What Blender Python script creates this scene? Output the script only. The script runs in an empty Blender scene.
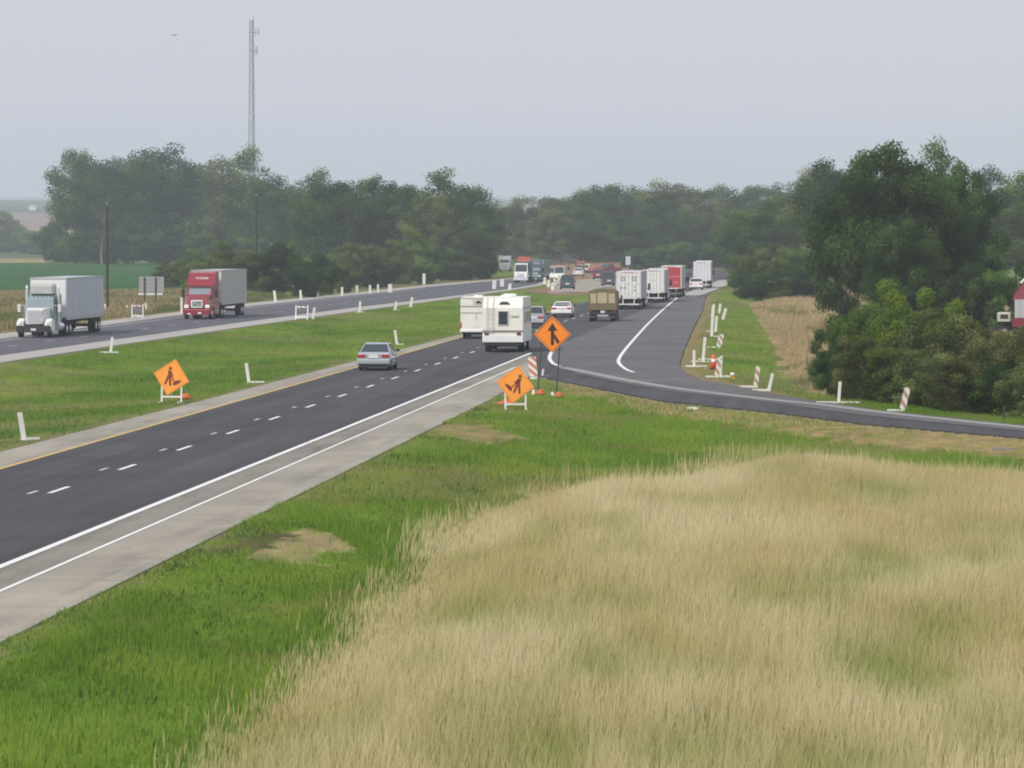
import bpy, math, random
import numpy as np
from mathutils import Vector, Matrix
from mathutils.geometry import tessellate_polygon
S = bpy.context.scene
COL = S.collection
R = math.radians
random.seed(7)

# ------------------------------------------------------------------ camera, sky, sun, exposure
HAZE = 0.00022
H = 7.1                      # eye height on the overpass (m)
F = 4200.0                   # focal length in pixels of a 1024 px wide frame
PITCH = math.atan(149.0 / F)
cam = bpy.data.cameras.new('camera'); cam_o = bpy.data.objects.new('camera', cam); COL.objects.link(cam_o)
cam.sensor_width = 36.0; cam.lens = 36.0 * F / 1024.0
cam.clip_start = 1.0; cam.clip_end = 30000.0
cam_o.location = (0, 0, H); cam_o.rotation_euler = (math.pi / 2 - PITCH, 0, 0)
S.camera = cam_o

w = bpy.data.worlds.new('World'); S.world = w; w.use_nodes = True
wn = w.node_tree; wn.nodes.clear()
sky = wn.nodes.new('ShaderNodeTexSky'); sky.sky_type = 'NISHITA'; sky.sun_disc = False
SUN_EL, SUN_AZ = R(42), R(218)
sky.sun_elevation = SUN_EL; sky.sun_rotation = SUN_AZ; sky.dust_density = 6.0; sky.air_density = 1.0
mx = wn.nodes.new('ShaderNodeMix'); mx.data_type = 'RGBA'; mx.inputs[0].default_value = 0.90
wn.links.new(sky.outputs[0], mx.inputs[6]); mx.inputs[7].default_value = (4.80, 4.70, 5.20, 1)   # flat overcast veil
_tc = wn.nodes.new('ShaderNodeTexCoord'); _mp = wn.nodes.new('ShaderNodeMapping'); _mp.inputs['Scale'].default_value = (2, 2, 9)
_ns = wn.nodes.new('ShaderNodeTexNoise'); _ns.inputs['Scale'].default_value = 1.6; _ns.inputs['Detail'].default_value = 4
wn.links.new(_tc.outputs['Generated'], _mp.inputs[0]); wn.links.new(_mp.outputs[0], _ns.inputs['Vector'])
_vm = wn.nodes.new('ShaderNodeMix'); _vm.data_type = 'RGBA'; _vm.inputs[6].default_value = (4.58, 4.60, 5.22, 1); _vm.inputs[7].default_value = (4.82, 4.80, 5.38, 1)
wn.links.new(_ns.outputs[0], _vm.inputs[0]); wn.links.new(_vm.outputs[2], mx.inputs[7])
bg = wn.nodes.new('ShaderNodeBackground'); bg.inputs[1].default_value = 0.088
wo = wn.nodes.new('ShaderNodeOutputWorld')
wn.links.new(mx.outputs[2], bg.inputs[0]); wn.links.new(bg.outputs[0], wo.inputs[0])

sl = bpy.data.lights.new('sun', 'SUN'); sl.energy = 1.5; sl.angle = R(10); sl.color = (1.0, 0.95, 0.87)
sun = bpy.data.objects.new('sun', sl); COL.objects.link(sun)
sdir = Vector((math.sin(SUN_AZ) * math.cos(SUN_EL), math.cos(SUN_AZ) * math.cos(SUN_EL), math.sin(SUN_EL)))
sun.rotation_euler = sdir.to_track_quat('Z', 'Y').to_euler(); sun.location = (-40, -60, 80)

S.view_settings.view_transform = 'Standard'; S.view_settings.look = 'None'
S.view_settings.exposure = 0.80; S.view_settings.gamma = 1.0; S.view_settings.use_curve_mapping = False
cy = S.cycles
cy.use_denoising = True
cy.max_bounces = 8; cy.diffuse_bounces = 2; cy.glossy_bounces = 2; cy.transmission_bounces = 3; cy.volume_bounces = 8
cy.transparent_max_bounces = 6
S.render.film_transparent = False
try:
    cy.filter_width = 1.9
except Exception:
    pass

# ------------------------------------------------------------------ materials
MATS = {}
def newmat(name):
    m = bpy.data.materials.new(name); m.use_nodes = True
    nt = m.node_tree; nt.nodes.clear()
    out = nt.nodes.new('ShaderNodeOutputMaterial')
    return m, nt, out
def N(nt, t, **k):
    n = nt.nodes.new(t)
    for a, b in k.items():
        setattr(n, a, b)
    return n
def noise(nt, scale, detail=4, rough=.6, vec=None, coord='Object'):
    n = N(nt, 'ShaderNodeTexNoise'); n.inputs['Scale'].default_value = scale
    n.inputs['Detail'].default_value = detail; n.inputs['Roughness'].default_value = rough
    if vec is None:
        tc = N(nt, 'ShaderNodeTexCoord'); vec = tc.outputs[coord]
    nt.links.new(vec, n.inputs['Vector'])
    return n
def mixrgb(nt, fac, a, b, mode='MIX'):
    m = N(nt, 'ShaderNodeMix', data_type='RGBA', blend_type=mode)
    for s, v in ((0, fac), (6, a), (7, b)):
        if isinstance(v, (int, float)): m.inputs[s].default_value = v
        elif isinstance(v, tuple): m.inputs[s].default_value = tuple(v[:3]) + (1,)
        else: nt.links.new(v, m.inputs[s])
    return m.outputs[2]
def maprange(nt, v, a, b, c=0., d=1.):
    m = N(nt, 'ShaderNodeMapRange'); nt.links.new(v, m.inputs[0])
    for i, x in enumerate((a, b, c, d)): m.inputs[i + 1].default_value = x
    return m.outputs[0]
def surf(name, col, rough=.5, metal=0., dirt=.18, dscale=1.5, spec=.5, bump=0., coat=0.):
    """painted / plain surface with a little grime"""
    if name in MATS: return MATS[name]
    m, nt, out = newmat(name)
    b = N(nt, 'ShaderNodeBsdfPrincipled'); nt.links.new(b.outputs[0], out.inputs[0])
    n = noise(nt, dscale, 5, .65)
    f = maprange(nt, n.outputs[0], .45, .8, 0, dirt * 2)
    c = mixrgb(nt, f, col, tuple(x * .55 + .02 for x in col))
    nt.links.new(c, b.inputs['Base Color'])
    b.inputs['Roughness'].default_value = rough; b.inputs['Metallic'].default_value = metal
    b.inputs['Specular IOR Level'].default_value = spec
    if coat: b.inputs['Coat Weight'].default_value = coat
    r = maprange(nt, n.outputs[0], .3, .8, max(0, rough - .08), min(1, rough + .15)); nt.links.new(r, b.inputs['Roughness'])
    if bump:
        bn = N(nt, 'ShaderNodeBump'); bn.inputs['Strength'].default_value = bump
        nt.links.new(n.outputs[0], bn.inputs['Height']); nt.links.new(bn.outputs[0], b.inputs['Normal'])
    MATS[name] = m
    return m
def glass(name='dark glass', col=(.02, .03, .04)):
    if name in MATS: return MATS[name]
    m, nt, out = newmat(name); b = N(nt, 'ShaderNodeBsdfPrincipled'); nt.links.new(b.outputs[0], out.inputs[0])
    n = noise(nt, 2.); c = mixrgb(nt, n.outputs[0], col, tuple(x * 1.6 for x in col)); nt.links.new(c, b.inputs['Base Color'])
    b.inputs['Roughness'].default_value = .08; b.inputs['Specular IOR Level'].default_value = .8
    MATS[name] = m; return m

M_white = surf('white paint', (.80, .80, .78), .35, dirt=.12)
M_cream = surf('cream fibreglass', (.80, .79, .72), .4, dirt=.12)
M_sideshade = surf('shade-tinted trailer skin', (.50, .54, .62), .45, dirt=.15, dscale=.7)  # white trailer sides, with their unlit shade put into the colour
M_grey = surf('grey paint', (.42, .44, .46), .45)
M_greyal = surf('weathered aluminium', (.44, .46, .45), .5, dirt=.25)
M_steel = surf('dull steel', (.35, .36, .37), .4, metal=.6)
M_chrome = surf('chrome', (.85, .87, .9), .25, metal=.5, dirt=.1)
M_black = surf('black plastic', (.018, .018, .022), .6)
M_tyre = surf('tyre rubber', (.02, .02, .022), .85)
M_under = surf('underbody', (.03, .03, .035), .8)
M_red = surf('deep red paint', (.26, .008, .022), .3, coat=.4, dirt=.1)
M_redb = surf('red panel', (.50, .03, .05), .45, dirt=.1)
M_teal = surf('grey green paint', (.22, .30, .31), .35, coat=.3)
M_dkteal = surf('dark teal paint', (.05, .10, .12), .4)
M_blue = surf('dark blue paint', (.03, .05, .12), .4)
M_silver = surf('silver paint', (.40, .44, .48), .28, metal=.25, coat=.5, dirt=.1)
M_tail = surf('red lens', (.45, .01, .015), .2, dirt=.05)
M_lamp = surf('clear lamp lens', (.9, .9, .86), .15, dirt=.03)
M_plate = surf('number plate', (.7, .72, .75), .4)
M_glass = glass()
M_glass2 = glass('windscreen glass', (.16, .20, .22))
M_canvas = surf('khaki canvas', (.17, .145, .075), .9, dirt=.2, dscale=2)
M_canvasin = surf('sun bleached canvas', (.50, .42, .27), .9, dirt=.3, dscale=2)
M_olive = surf('drab brown paint', (.10, .075, .06), .7, dirt=.2)
M_orange = surf('work orange', (.95, .27, .02), .45, dirt=.08)
M_orangef = surf('faded orange fabric', (.95, .35, .05), .7, dirt=.12, dscale=3)
M_ink = surf('black legend', (.035, .02, .02), .6, dirt=.05)
M_inkf = surf('faded legend', (.20, .035, .02), .7, dirt=.1)
M_bag = surf('orange sand bag', (.62, .16, .06), .85, dirt=.25, dscale=8)
M_panel = surf('white plastic panel', (.74, .74, .70), .5, dirt=.2, dscale=3)
M_wood = surf('weathered wood', (.045, .04, .036), .9, dirt=.3, dscale=4)
M_post = surf('dark steel post', (.035, .06, .055), .6)
M_excav = surf('machine orange', (.38, .12, .07), .5)
M_yellow = surf('machine yellow', (.6, .35, .04), .5)
M_galv = surf('galvanised steel', (.30, .31, .34), .5, metal=.3)
M_bird = surf('black feathers', (.02, .02, .02), .8)

# striped red/white material for panel faces (diagonal bars)
def striped(name, c1, c2, width=.28, ang=45):
    m, nt, out = newmat(name); b = N(nt, 'ShaderNodeBsdfPrincipled'); nt.links.new(b.outputs[0], out.inputs[0])
    tc = N(nt, 'ShaderNodeTexCoord'); mp = N(nt, 'ShaderNodeMapping'); mp.inputs['Rotation'].default_value = (0, R(ang), 0)
    nt.links.new(tc.outputs['Object'], mp.inputs[0])
    sx = N(nt, 'ShaderNodeSeparateXYZ'); nt.links.new(mp.outputs[0], sx.inputs[0])
    q = N(nt, 'ShaderNodeMath', operation='MULTIPLY'); nt.links.new(sx.outputs[0], q.inputs[0]); q.inputs[1].default_value = 1 / width
    fr = N(nt, 'ShaderNodeMath', operation='FRACT'); nt.links.new(q.outputs[0], fr.inputs[0])
    g = N(nt, 'ShaderNodeMath', operation='GREATER_THAN'); nt.links.new(fr.outputs[0], g.inputs[0]); g.inputs[1].default_value = .52
    n = noise(nt, 6); c = mixrgb(nt, g.outputs[0], c1, c2); c = mixrgb(nt, maprange(nt, n.outputs[0], .45, .8, 0, .3), c, (.3, .28, .25))
    nt.links.new(c, b.inputs['Base Color']); b.inputs['Roughness'].default_value = .5
    return m
M_stripe = striped('orange and white bars', (.80, .78, .72), (.60, .17, .10))
M_stripef = striped('faded bars', (.74, .73, .69), (.46, .26, .20))

# ------------------------------------------------------------------ object helpers
class MB:
    def __init__(s): s.v = []; s.f = []
    def add(s, vs, fs):
        o = len(s.v); s.v += [tuple(p) for p in vs]; s.f += [tuple(i + o for i in f) for f in fs]; return s
    def box(s, x0, x1, y0, y1, z0, z1, tx=0, ty=0):
        """tx, ty: inset of the top face"""
        return s.add([(x0, y0, z0), (x1, y0, z0), (x1, y1, z0), (x0, y1, z0),
                      (x0 + tx, y0 + ty, z1), (x1 - tx, y0 + ty, z1), (x1 - tx, y1 - ty, z1), (x0 + tx, y1 - ty, z1)],
                     [(3, 2, 1, 0), (4, 5, 6, 7), (0, 1, 5, 4), (1, 2, 6, 5), (2, 3, 7, 6), (3, 0, 4, 7)])
    def rbox(s, x0, x1, y0, y1, z0, z1, r=.08):
        """box with its vertical edges and top edge chamfered"""
        def ring(z, i):
            a, b, c, d = x0 + i, x1 - i, y0 + i, y1 - i
            return [(a + r, c, z), (b - r, c, z), (b, c + r, z), (b, d - r, z), (b - r, d, z), (a + r, d, z), (a, d - r, z), (a, c + r, z)]
        rings = [ring(z0 + r * .6, 0) if False else ring(z0, 0), ring(z1 - r, 0), ring(z1 - r * .3, r * .3), ring(z1, r)]
        vs = [p for q in rings for p in q]; fs = [tuple(reversed(range(8)))]
        for k in range(3):
            for i in range(8):
                j = (i + 1) % 8; fs.append((k * 8 + i, k * 8 + j, k * 8 + 8 + j, k * 8 + 8 + i))
        fs.append(tuple(range(24, 32)))
        return s.add(vs, fs)
    def prof(s, pts):
        """pts: (y, z, half width) round the side view, counter-clockwise seen from +X"""
        n = len(pts)
        vs = [(-w_, y, z) for y, z, w_ in pts] + [(w_, y, z) for y, z, w_ in pts]
        fs = [tuple(reversed(range(n))), tuple(range(n, 2 * n))]
        for i in range(n):
            j = (i + 1) % n; fs.append((i, j, n + j, n + i))
        return s.add(vs, fs)
    def plate(s, pts, t=.012):
        """flat polygon with a thickness t along its normal"""
        P = [Vector(p) for p in pts]; nrm = (P[1] - P[0]).cross(P[-1] - P[0]).normalized() * t
        n = len(P); fs = [tuple(range(n, 2 * n)), tuple(reversed(range(n)))]
        for i in range(n):
            j = (i + 1) % n; fs.append((i, j, n + j, n + i))
        return s.add([tuple(p) for p in P] + [tuple(p + nrm) for p in P], fs)
    def tube(s, p0, p1, r0, r1=None, n=8):
        r1 = r0 if r1 is None else r1
        a, b = Vector(p0), Vector(p1); d = (b - a).normalized()
        u = d.orthogonal().normalized(); v = d.cross(u); vs = []
        for c, r in ((a, r0), (b, r1)):
            for i in range(n):
                t = 2 * math.pi * i / n; vs.append(tuple(c + (u * math.cos(t) + v * math.sin(t)) * r))
        fs = [tuple(reversed(range(n))), tuple(range(n, 2 * n))]
        for i in range(n):
            j = (i + 1) % n; fs.append((i, j, n + j, n + i))
        return s.add(vs, fs)
    def build(s, name, mat, parent=None, smooth=False):
        me = bpy.data.meshes.new(name); me.from_pydata(s.v, [], s.f); me.update()
        o = bpy.data.objects.new(name, me); COL.objects.link(o)
        if mat: me.materials.append(mat)
        if parent: o.parent = parent
        if smooth:
            me.polygons.foreach_set('use_smooth', [True] * len(me.polygons))
        return o
def tag(o, label=None, cat=None, group=None, kind=None):
    if label: o['label'] = label
    if cat: o['category'] = cat
    if group: o['group'] = group
    if kind: o['kind'] = kind
    return o
def empty(name, label, cat, group=None, loc=(0, 0, 0), rz=0):
    o = bpy.data.objects.new(name, None); COL.objects.link(o); o.empty_display_size = .3
    o.location = loc; o.rotation_euler = (0, 0, rz)
    return tag(o, label, cat, group)
KIDS = {}
def copy_tree(o, parent=None):
    c = o.copy(); COL.objects.link(c); c.parent = parent
    for ch in o.children: copy_tree(ch, c)
    return c
ORD = 'first second third fourth fifth sixth seventh eighth ninth tenth eleventh twelfth thirteenth fourteenth fifteenth sixteenth seventeenth eighteenth nineteenth twentieth'.split()
def ordinal(i):
    if i < 20: return ORD[i]
    t = {2: 'twenty', 3: 'thirty', 4: 'forty'}[(i + 1) // 10]
    r = (i + 1) % 10
    return (t[:-1] + 'ieth') if r == 0 else t + '-' + ORD[r - 1]

# ------------------------------------------------------------------ numpy value noise
_rs = np.random.RandomState(11); _L = _rs.rand(256, 256)
def vnoise(x, y):
    xi = np.floor(x).astype(np.int64); yi = np.floor(y).astype(np.int64); fx = x - xi; fy = y - yi
    fx = fx * fx * (3 - 2 * fx); fy = fy * fy * (3 - 2 * fy)
    a = _L[xi & 255, yi & 255]; b = _L[(xi + 1) & 255, yi & 255]; c = _L[xi & 255, (yi + 1) & 255]; d = _L[(xi + 1) & 255, (yi + 1) & 255]
    return (a * (1 - fx) + b * fx) * (1 - fy) + (c * (1 - fx) + d * fx) * fy
def fbm(x, y, o=4):
    s = 0; a = .5; t = 0
    for i in range(o):
        s = s + a * vnoise(x * 2 ** i + 17.3 * i, y * 2 ** i + 9.1 * i); t += a; a *= .5
    return s / t
def sstep(a, b, x):
    t = np.clip((x - a) / (b - a), 0, 1); return t * t * (3 - 2 * t)

# ------------------------------------------------------------------ survey: where a point of the photo lies on the ground
CP, SP = math.cos(PITCH), math.sin(PITCH)
def G0(px, py, z=0.):
    dx = px - 512; dy = F * CP + (384 - py) * SP; dz = -F * SP + (384 - py) * CP
    t = (z - H) / dz
    return dx * t, dy * t
def sc(py): return (py - 235) / H          # pixels per metre of something standing at row py

# paved outlines
def lin(a, b, xs): return [(x, a + b * x) for x in xs]
PAVE_A = ([(-2500, 1085)] + lin(469, -.2855, (0, 130, 260, 360, 460, 544)) + [(588, 301.5), (630, 288.5), (655, 280), (668, 274.5), (671, 270), (660, 264.5), (635, 260.5), (600, 258),
          (610, 256.2), (650, 257.5), (690, 260.5), (708, 264.5), (722, 269), (730, 273.5), (731, 278), (724, 284), (711, 292), (705, 298), (703, 310), (692, 331), (684, 350), (679.5, 365),
          (686, 374), (705, 381), (724, 384), (784, 396.6), (878, 410.6), (1024, 426), (1500, 474), (1500, 487), (1024, 437.8), (860, 423.4), (784, 413.5), (660, 400.5), (600, 388.5), (560, 380.5), (538, 377),
          (530, 354.5), (400, 407.4), (200, 488), (0, 568.6), (-2500, 1577)])
SHOULD_A = ([(-2500, 1091)] + lin(452, -.2555, (0, 130, 260, 360, 460)) + [(548, 312), (588, 302.5), (600, 310), (560, 378), (547, 378.6), (530, 376), (490, 399.5)] + lin(642, -.495, (394, 200, 0, -2500)))
PAVE_B = [(-900, 480), (0, 355.5), (130, 337.5), (256, 320.3), (356, 307.3), (431, 298.8), (471, 293.7), (512, 288.5), (536, 284.5), (546, 280), (544, 275), (530, 271.8), (512, 269.6), (480, 267.5), (430, 265.5),
          (430, 264.6), (480, 266.2), (508, 267.6), (524, 269.2), (533, 272), (534, 275), (526, 277.8), (491, 281), (426, 287), (356, 295), (256, 305.5), (182, 315), (105, 325), (0, 339), (-900, 456)]
SHOULD_B = [(-900, 490), (0, 362.5), (130, 343), (256, 325), (356, 311), (431, 301.3), (471, 295.7), (512, 290), (540, 285.5), (550, 280), (547, 274.5), (532, 271), (512, 269), (480, 267), (430, 265.2),
            (430, 264.5), (480, 266), (508, 267.4), (522, 269), (529, 272), (530, 275), (522, 277), (491, 279.8), (426, 285), (356, 292.6), (256, 302.4), (182, 311.5), (105, 320.8), (0, 333.8), (-900, 449)]
def gpoly(P): return [G0(*p) for p in P]
ROADS = [np.array(gpoly(P)) for P in (PAVE_A, SHOULD_A, SHOULD_B)]
def inside(poly, X, Y):
    poly = np.asarray(poly); r = np.zeros(X.shape, bool); n = len(poly)
    for i in range(n):
        x0, y0 = poly[i]; x1, y1 = poly[(i + 1) % n]
        c = (y0 > Y) != (y1 > Y)
        if abs(y1 - y0) < 1e-9: continue
        r ^= c & (X < (x1 - x0) * (Y - y0) / (y1 - y0) + x0)
    return r
def dist(poly, X, Y):
    poly = np.asarray(poly); d = np.full(X.shape, 1e9); n = len(poly)
    for i in range(n):
        x0, y0 = poly[i]; x1, y1 = poly[(i + 1) % n]; ex, ey = x1 - x0, y1 - y0; L = ex * ex + ey * ey + 1e-9
        t = np.clip(((X - x0) * ex + (Y - y0) * ey) / L, 0, 1)
        d = np.minimum(d, (X - x0 - ex * t) ** 2 + (Y - y0 - ey * t) ** 2)
    return np.sqrt(d)
def roaddist(X, Y):
    d = np.full(X.shape, 1e9); ins = np.zeros(X.shape, bool)
    for P in ROADS:
        d = np.minimum(d, dist(P, X, Y)); ins |= inside(P, X, Y)
    return np.where(ins, -d, d)
def height(X, Y, d=None):
    X = np.asarray(X, float); Y = np.asarray(Y, float)
    if d is None: d = roaddist(X, Y)
    h = -.03 - .32 * sstep(0, 7, d) + (fbm(X * .09, Y * .05) - .5) * .35 * sstep(1, 8, d)
    h = h - .05 * (d < 0)
    h = h * (1 - sstep(500, 900, Y) * .75)
    h = h + np.clip(Y - 1700, 0, None) * .0155 * sstep(1700, 2600, Y) * (1 - .25 * sstep(3500, 8000, Y))
    # spoil heap of the carriageway works, far down the median
    h = h + 1.1 * np.exp(-(((X - 18) / 22) ** 2 + ((Y - 960) / 60) ** 2))
    return h
def G(px, py):
    z = -.2
    for _ in range(6):
        x, y = G0(px, py, z); z = float(height(np.array([x]), np.array([y]))[0])
    return x, y, z
def GR(px, py):
    x, y = G0(px, py, 0.); return x, y, .008
# ------------------------------------------------------------------ ground sheet
ys = [-400, -200, -80, -20]; y = 8.
while y < 10000:
    ys.append(y); y += min(max(.45, y * y * 3.6e-5), y * .02)
ys = np.array(ys)
us = np.concatenate([-np.geomspace(1.6, .16, 26)[:-1], np.linspace(-.16, .16, 331), np.geomspace(.16, 1.6, 26)[1:]])
UU, YY = np.meshgrid(us, ys); XX = UU * (np.abs(YY) + 25)
Xf, Yf = XX.ravel(), YY.ravel()
D = roaddist(Xf, Yf); Z = height(Xf, Yf, D)
# measures used below
PYf = 235 + F * H / np.maximum(Yf, 10)         # photo row of each ground point
jx = (fbm(Xf * .35, Yf * .12) - .5) * 3.2; jy = (fbm(Xf * .3 + 50, Yf * .1 + 20) - .5) * 14 * np.clip(Yf / 150, .35, 4)
MEADOW = [(-20, 920), (85, 838), (160, 780), (238, 718), (302, 670), (350, 630), (392, 590), (422, 560), (446, 537), (470, 518), (500, 500), (535, 486), (570, 478), (625, 479), (695, 471), (745, 457), (810, 456), (900, 466), (960, 472), (1024, 475), (1500, 484), (3500, 1500), (600, 1700)]
DRYR = [(748, 301), (800, 292), (900, 292), (1200, 300), (1200, 415), (1000, 405), (860, 396), (812, 392), (790, 384), (777, 370), (776, 345), (758, 318)]
gm = gpoly(MEADOW); gd = gpoly(DRYR)
def lerp(a, b, t): return a + (b - a) * t[:, None]
def C(*c): return np.array(c, float)[None, :]
n1 = fbm(Xf * .16, Yf * .05); n2 = fbm(Xf * .6 + 9, Yf * .22 + 4); n3 = fbm(Xf * 2.2, Yf * .9)
col = lerp(C(.105, .195, .030), C(.190, .280, .048), sstep(.3, .7, n1))
col = lerp(col, C(.16, .17, .060), .55 * sstep(.56, .76, n2) )
col = lerp(col, C(.036, .085, .020), .6 * sstep(.60, .78, fbm(Xf * .5 + 70, Yf * .18)))
# median: olive wisps
med = sstep(.45, .68, fbm(Xf * .07 + 30, Yf * .11 + 3)); col = lerp(col, C(.24, .23, .10), .55 * med * (Yf > 110)); med2 = sstep(.5, .7, fbm(Xf * .05 + 80, Yf * .2 + 13)); col = lerp(col, C(.06, .12, .03), .4 * med2 * (Yf > 110))
hx = (fbm(Xf * 1.7 + 11, Yf * .8) - .5) * 2.2; hy = (fbm(Xf * 1.5 + 71, Yf * .7 + 33) - .5) * 6.5
def zone(poly, c, soft=0., amt=1., jit=1.):
    global col
    ins = inside(poly, Xf + jx * jit + hx * soft, Yf + jy * jit + hy * soft)
    col = lerp(col, C(*c) if isinstance(c, tuple) else c, ins * amt)
    return ins
tan = lerp(C(.30, .24, .105), C(.40, .32, .17), sstep(.3, .7, n2))
# land beyond the left carriageway
lb = gpoly([(-900, 452), (0, 335), (105, 322), (182, 313), (256, 303), (300, 298), (240, 292), (180, 290), (0, 292), (-900, 292)])
zone(lb, lerp(C(.20, .17, .08), C(.28, .22, .12), sstep(.35, .65, n1)), amt=.85)
zone(gpoly([(-900, 294), (0, 292.5), (80, 291), (180, 286), (185, 262.5), (0, 262.5), (-900, 264)]), lerp(C(.050, .125, .050), C(.062, .145, .058), n1), jit=.25)
zone(gpoly([(-900, 262.5), (0, 262.5), (62, 261.5), (60, 253.5), (-900, 253)]), (.36, .29, .17), jit=.0)
zone(gpoly([(300, 296), (426, 286), (495, 280), (500, 276), (430, 276), (300, 286)]), lerp(C(.17, .16, .06), C(.28, .22, .13), n1), amt=.8)
# far valley: olive land, then pink-brown and straw fields up the slope
far = sstep(1150, 1400, Yf); col = lerp(col, lerp(C(.07, .12, .05), C(.12, .15, .07), n1), far)
def band(y0, y1, c, amt=1.):
    global col
    s = ((Yf > y0) & (Yf < y1)).astype(float); col = lerp(col, C(*c), s * amt)
band(2100, 2450, (.40, .32, .16)); band(2450, 3300, (.27, .20, .17)); band(3300, 3700, (.06, .09, .06)); band(3700, 20000, (.08, .12, .08))
# carriageway works in the distance: bare orange soil
zone(gpoly([(505, 272), (545, 262), (600, 259.5), (640, 262), (652, 270), (640, 279), (628, 287), (600, 291), (560, 292), (520, 290), (555, 286), (556, 276)]), (.30, .19, .13), jit=.15)
zone(gpoly([(548, 290.5), (590, 288.5), (628, 286), (634, 280), (600, 276.5), (575, 279), (560, 283)]), (.38, .35, .31), jit=.1)
# tan grass on the right behind the ramp
isd = zone(gd, tan)
wn_ = fbm(Xf * .4 + 5, Yf * .09); col = lerp(col, C(.085, .12, .04), isd * .7 * sstep(.55, .7, wn_))
# bare soil beside ramp and barricades
def soil(poly, c=(.30, .215, .12), jit=.35, amt=.9): return zone(gpoly(poly), c, jit=jit, amt=amt * (.55 + .45 * sstep(.35, .6, fbm(Xf * 2.1 + 7, Yf * .9 + 3))), soft=.8 if jit > .13 else 0.)
soil([(679, 364), (684, 350), (692, 331), (703, 310), (705, 298), (716, 297), (713, 312), (712, 331), (712, 350), (725, 378), (800, 395), (790, 399), (724, 386), (700, 382), (683, 374)], jit=.1)
soil([(545, 377), (560, 380), (600, 388), (660, 400), (784, 413), (860, 423), (1024, 437), (1500, 486), (1500, 500), (1024, 453), (940, 446), (860, 438), (784, 428), (700, 416), (640, 409), (590, 397)], (.36, .27, .14), jit=.2)
soil([(1010, 455), (970, 441), (900, 432), (960, 440)], jit=.2)
# worn patches in the near verge
soil([(238, 552), (262, 535), (300, 525), (345, 531), (344, 545), (300, 557), (262, 558)], (.36, .28, .165), jit=.45)
soil([(205, 548), (225, 532), (262, 526), (282, 532), (262, 541), (240, 552)], (.12, .10, .06), jit=.15)
soil([(425, 437), (445, 424), (480, 421), (516, 431), (514, 438), (480, 440)], (.34, .26, .14), jit=.15)
# meadow ground and the strip of dry soil along every edge of the pavement
ism = zone(gm, lerp(C(.20, .19, .07), C(.30, .25, .11), n2), jit=.35)
edge = sstep(1.1, .1, D + (n3 - .5) * 1.2) * (D > -1); col = lerp(col, C(.26, .22, .13), .55 * edge)
col *= (.86 + .28 * n3)[:, None]
me = bpy.data.meshes.new('ground')
nr, nc = XX.shape
idx = np.arange(nr * nc).reshape(nr, nc)
faces = np.stack([idx[:-1, :-1], idx[:-1, 1:], idx[1:, 1:], idx[1:, :-1]], -1).reshape(-1, 4)
def np_mesh(me, V, Fc, k):
    me.vertices.add(len(V)); me.vertices.foreach_set('co', V.astype(np.float32).ravel())
    me.loops.add(Fc.size); me.loops.foreach_set('vertex_index', Fc.astype(np.int32).ravel())
    me.polygons.add(len(Fc)); me.polygons.foreach_set('loop_start', np.arange(0, Fc.size, k, dtype=np.int32))
    try: me.polygons.foreach_set('loop_total', np.full(len(Fc), k, dtype=np.int32))
    except Exception: pass
    me.update(calc_edges=True)
def set_col(me, name, c):
    a = me.color_attributes.new(name, 'FLOAT_COLOR', 'POINT')
    a.data.foreach_set('color', np.concatenate([c, np.ones((len(c), 1))], 1).astype(np.float32).ravel())
np_mesh(me, np.stack([Xf, Yf, Z], 1), faces, 4); set_col(me, 'soil', col)
me.polygons.foreach_set('use_smooth', [True] * len(me.polygons))
m, nt, out = newmat('grass and soil')
b = N(nt, 'ShaderNodeBsdfDiffuse'); nt.links.new(b.outputs[0], out.inputs[0])
at = N(nt, 'ShaderNodeVertexColor'); at.layer_name = 'soil'
tc = N(nt, 'ShaderNodeTexCoord'); mp = N(nt, 'ShaderNodeMapping'); mp.inputs['Scale'].default_value = (1, .35, 1); nt.links.new(tc.outputs['Object'], mp.inputs[0])
a1 = noise(nt, 1.2, 8, .7, mp.outputs[0]); a2 = noise(nt, 9, 4, .7, mp.outputs[0])
c = mixrgb(nt, maprange(nt, a1.outputs[0], .3, .7), mixrgb(nt, 1., at.outputs[0], (.72, .74, .8), 'MULTIPLY'), mixrgb(nt, 1., at.outputs[0], (1.25, 1.2, 1.1), 'MULTIPLY'))
c = mixrgb(nt, maprange(nt, a2.outputs[0], .35, .65, 0, .45), c, mixrgb(nt, 1., c, (.62, .66, .62), 'MULTIPLY'))
nt.links.new(c, b.inputs[0])
bn = N(nt, 'ShaderNodeBump'); bn.inputs['Strength'].default_value = .5; bn.inputs['Distance'].default_value = .15
nt.links.new(a2.outputs[0], bn.inputs['Height']); nt.links.new(bn.outputs[0], b.inputs['Normal'])
me.materials.append(m)
g = bpy.data.objects.new('ground', me); COL.objects.link(g); tag(g, kind='structure')

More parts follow.
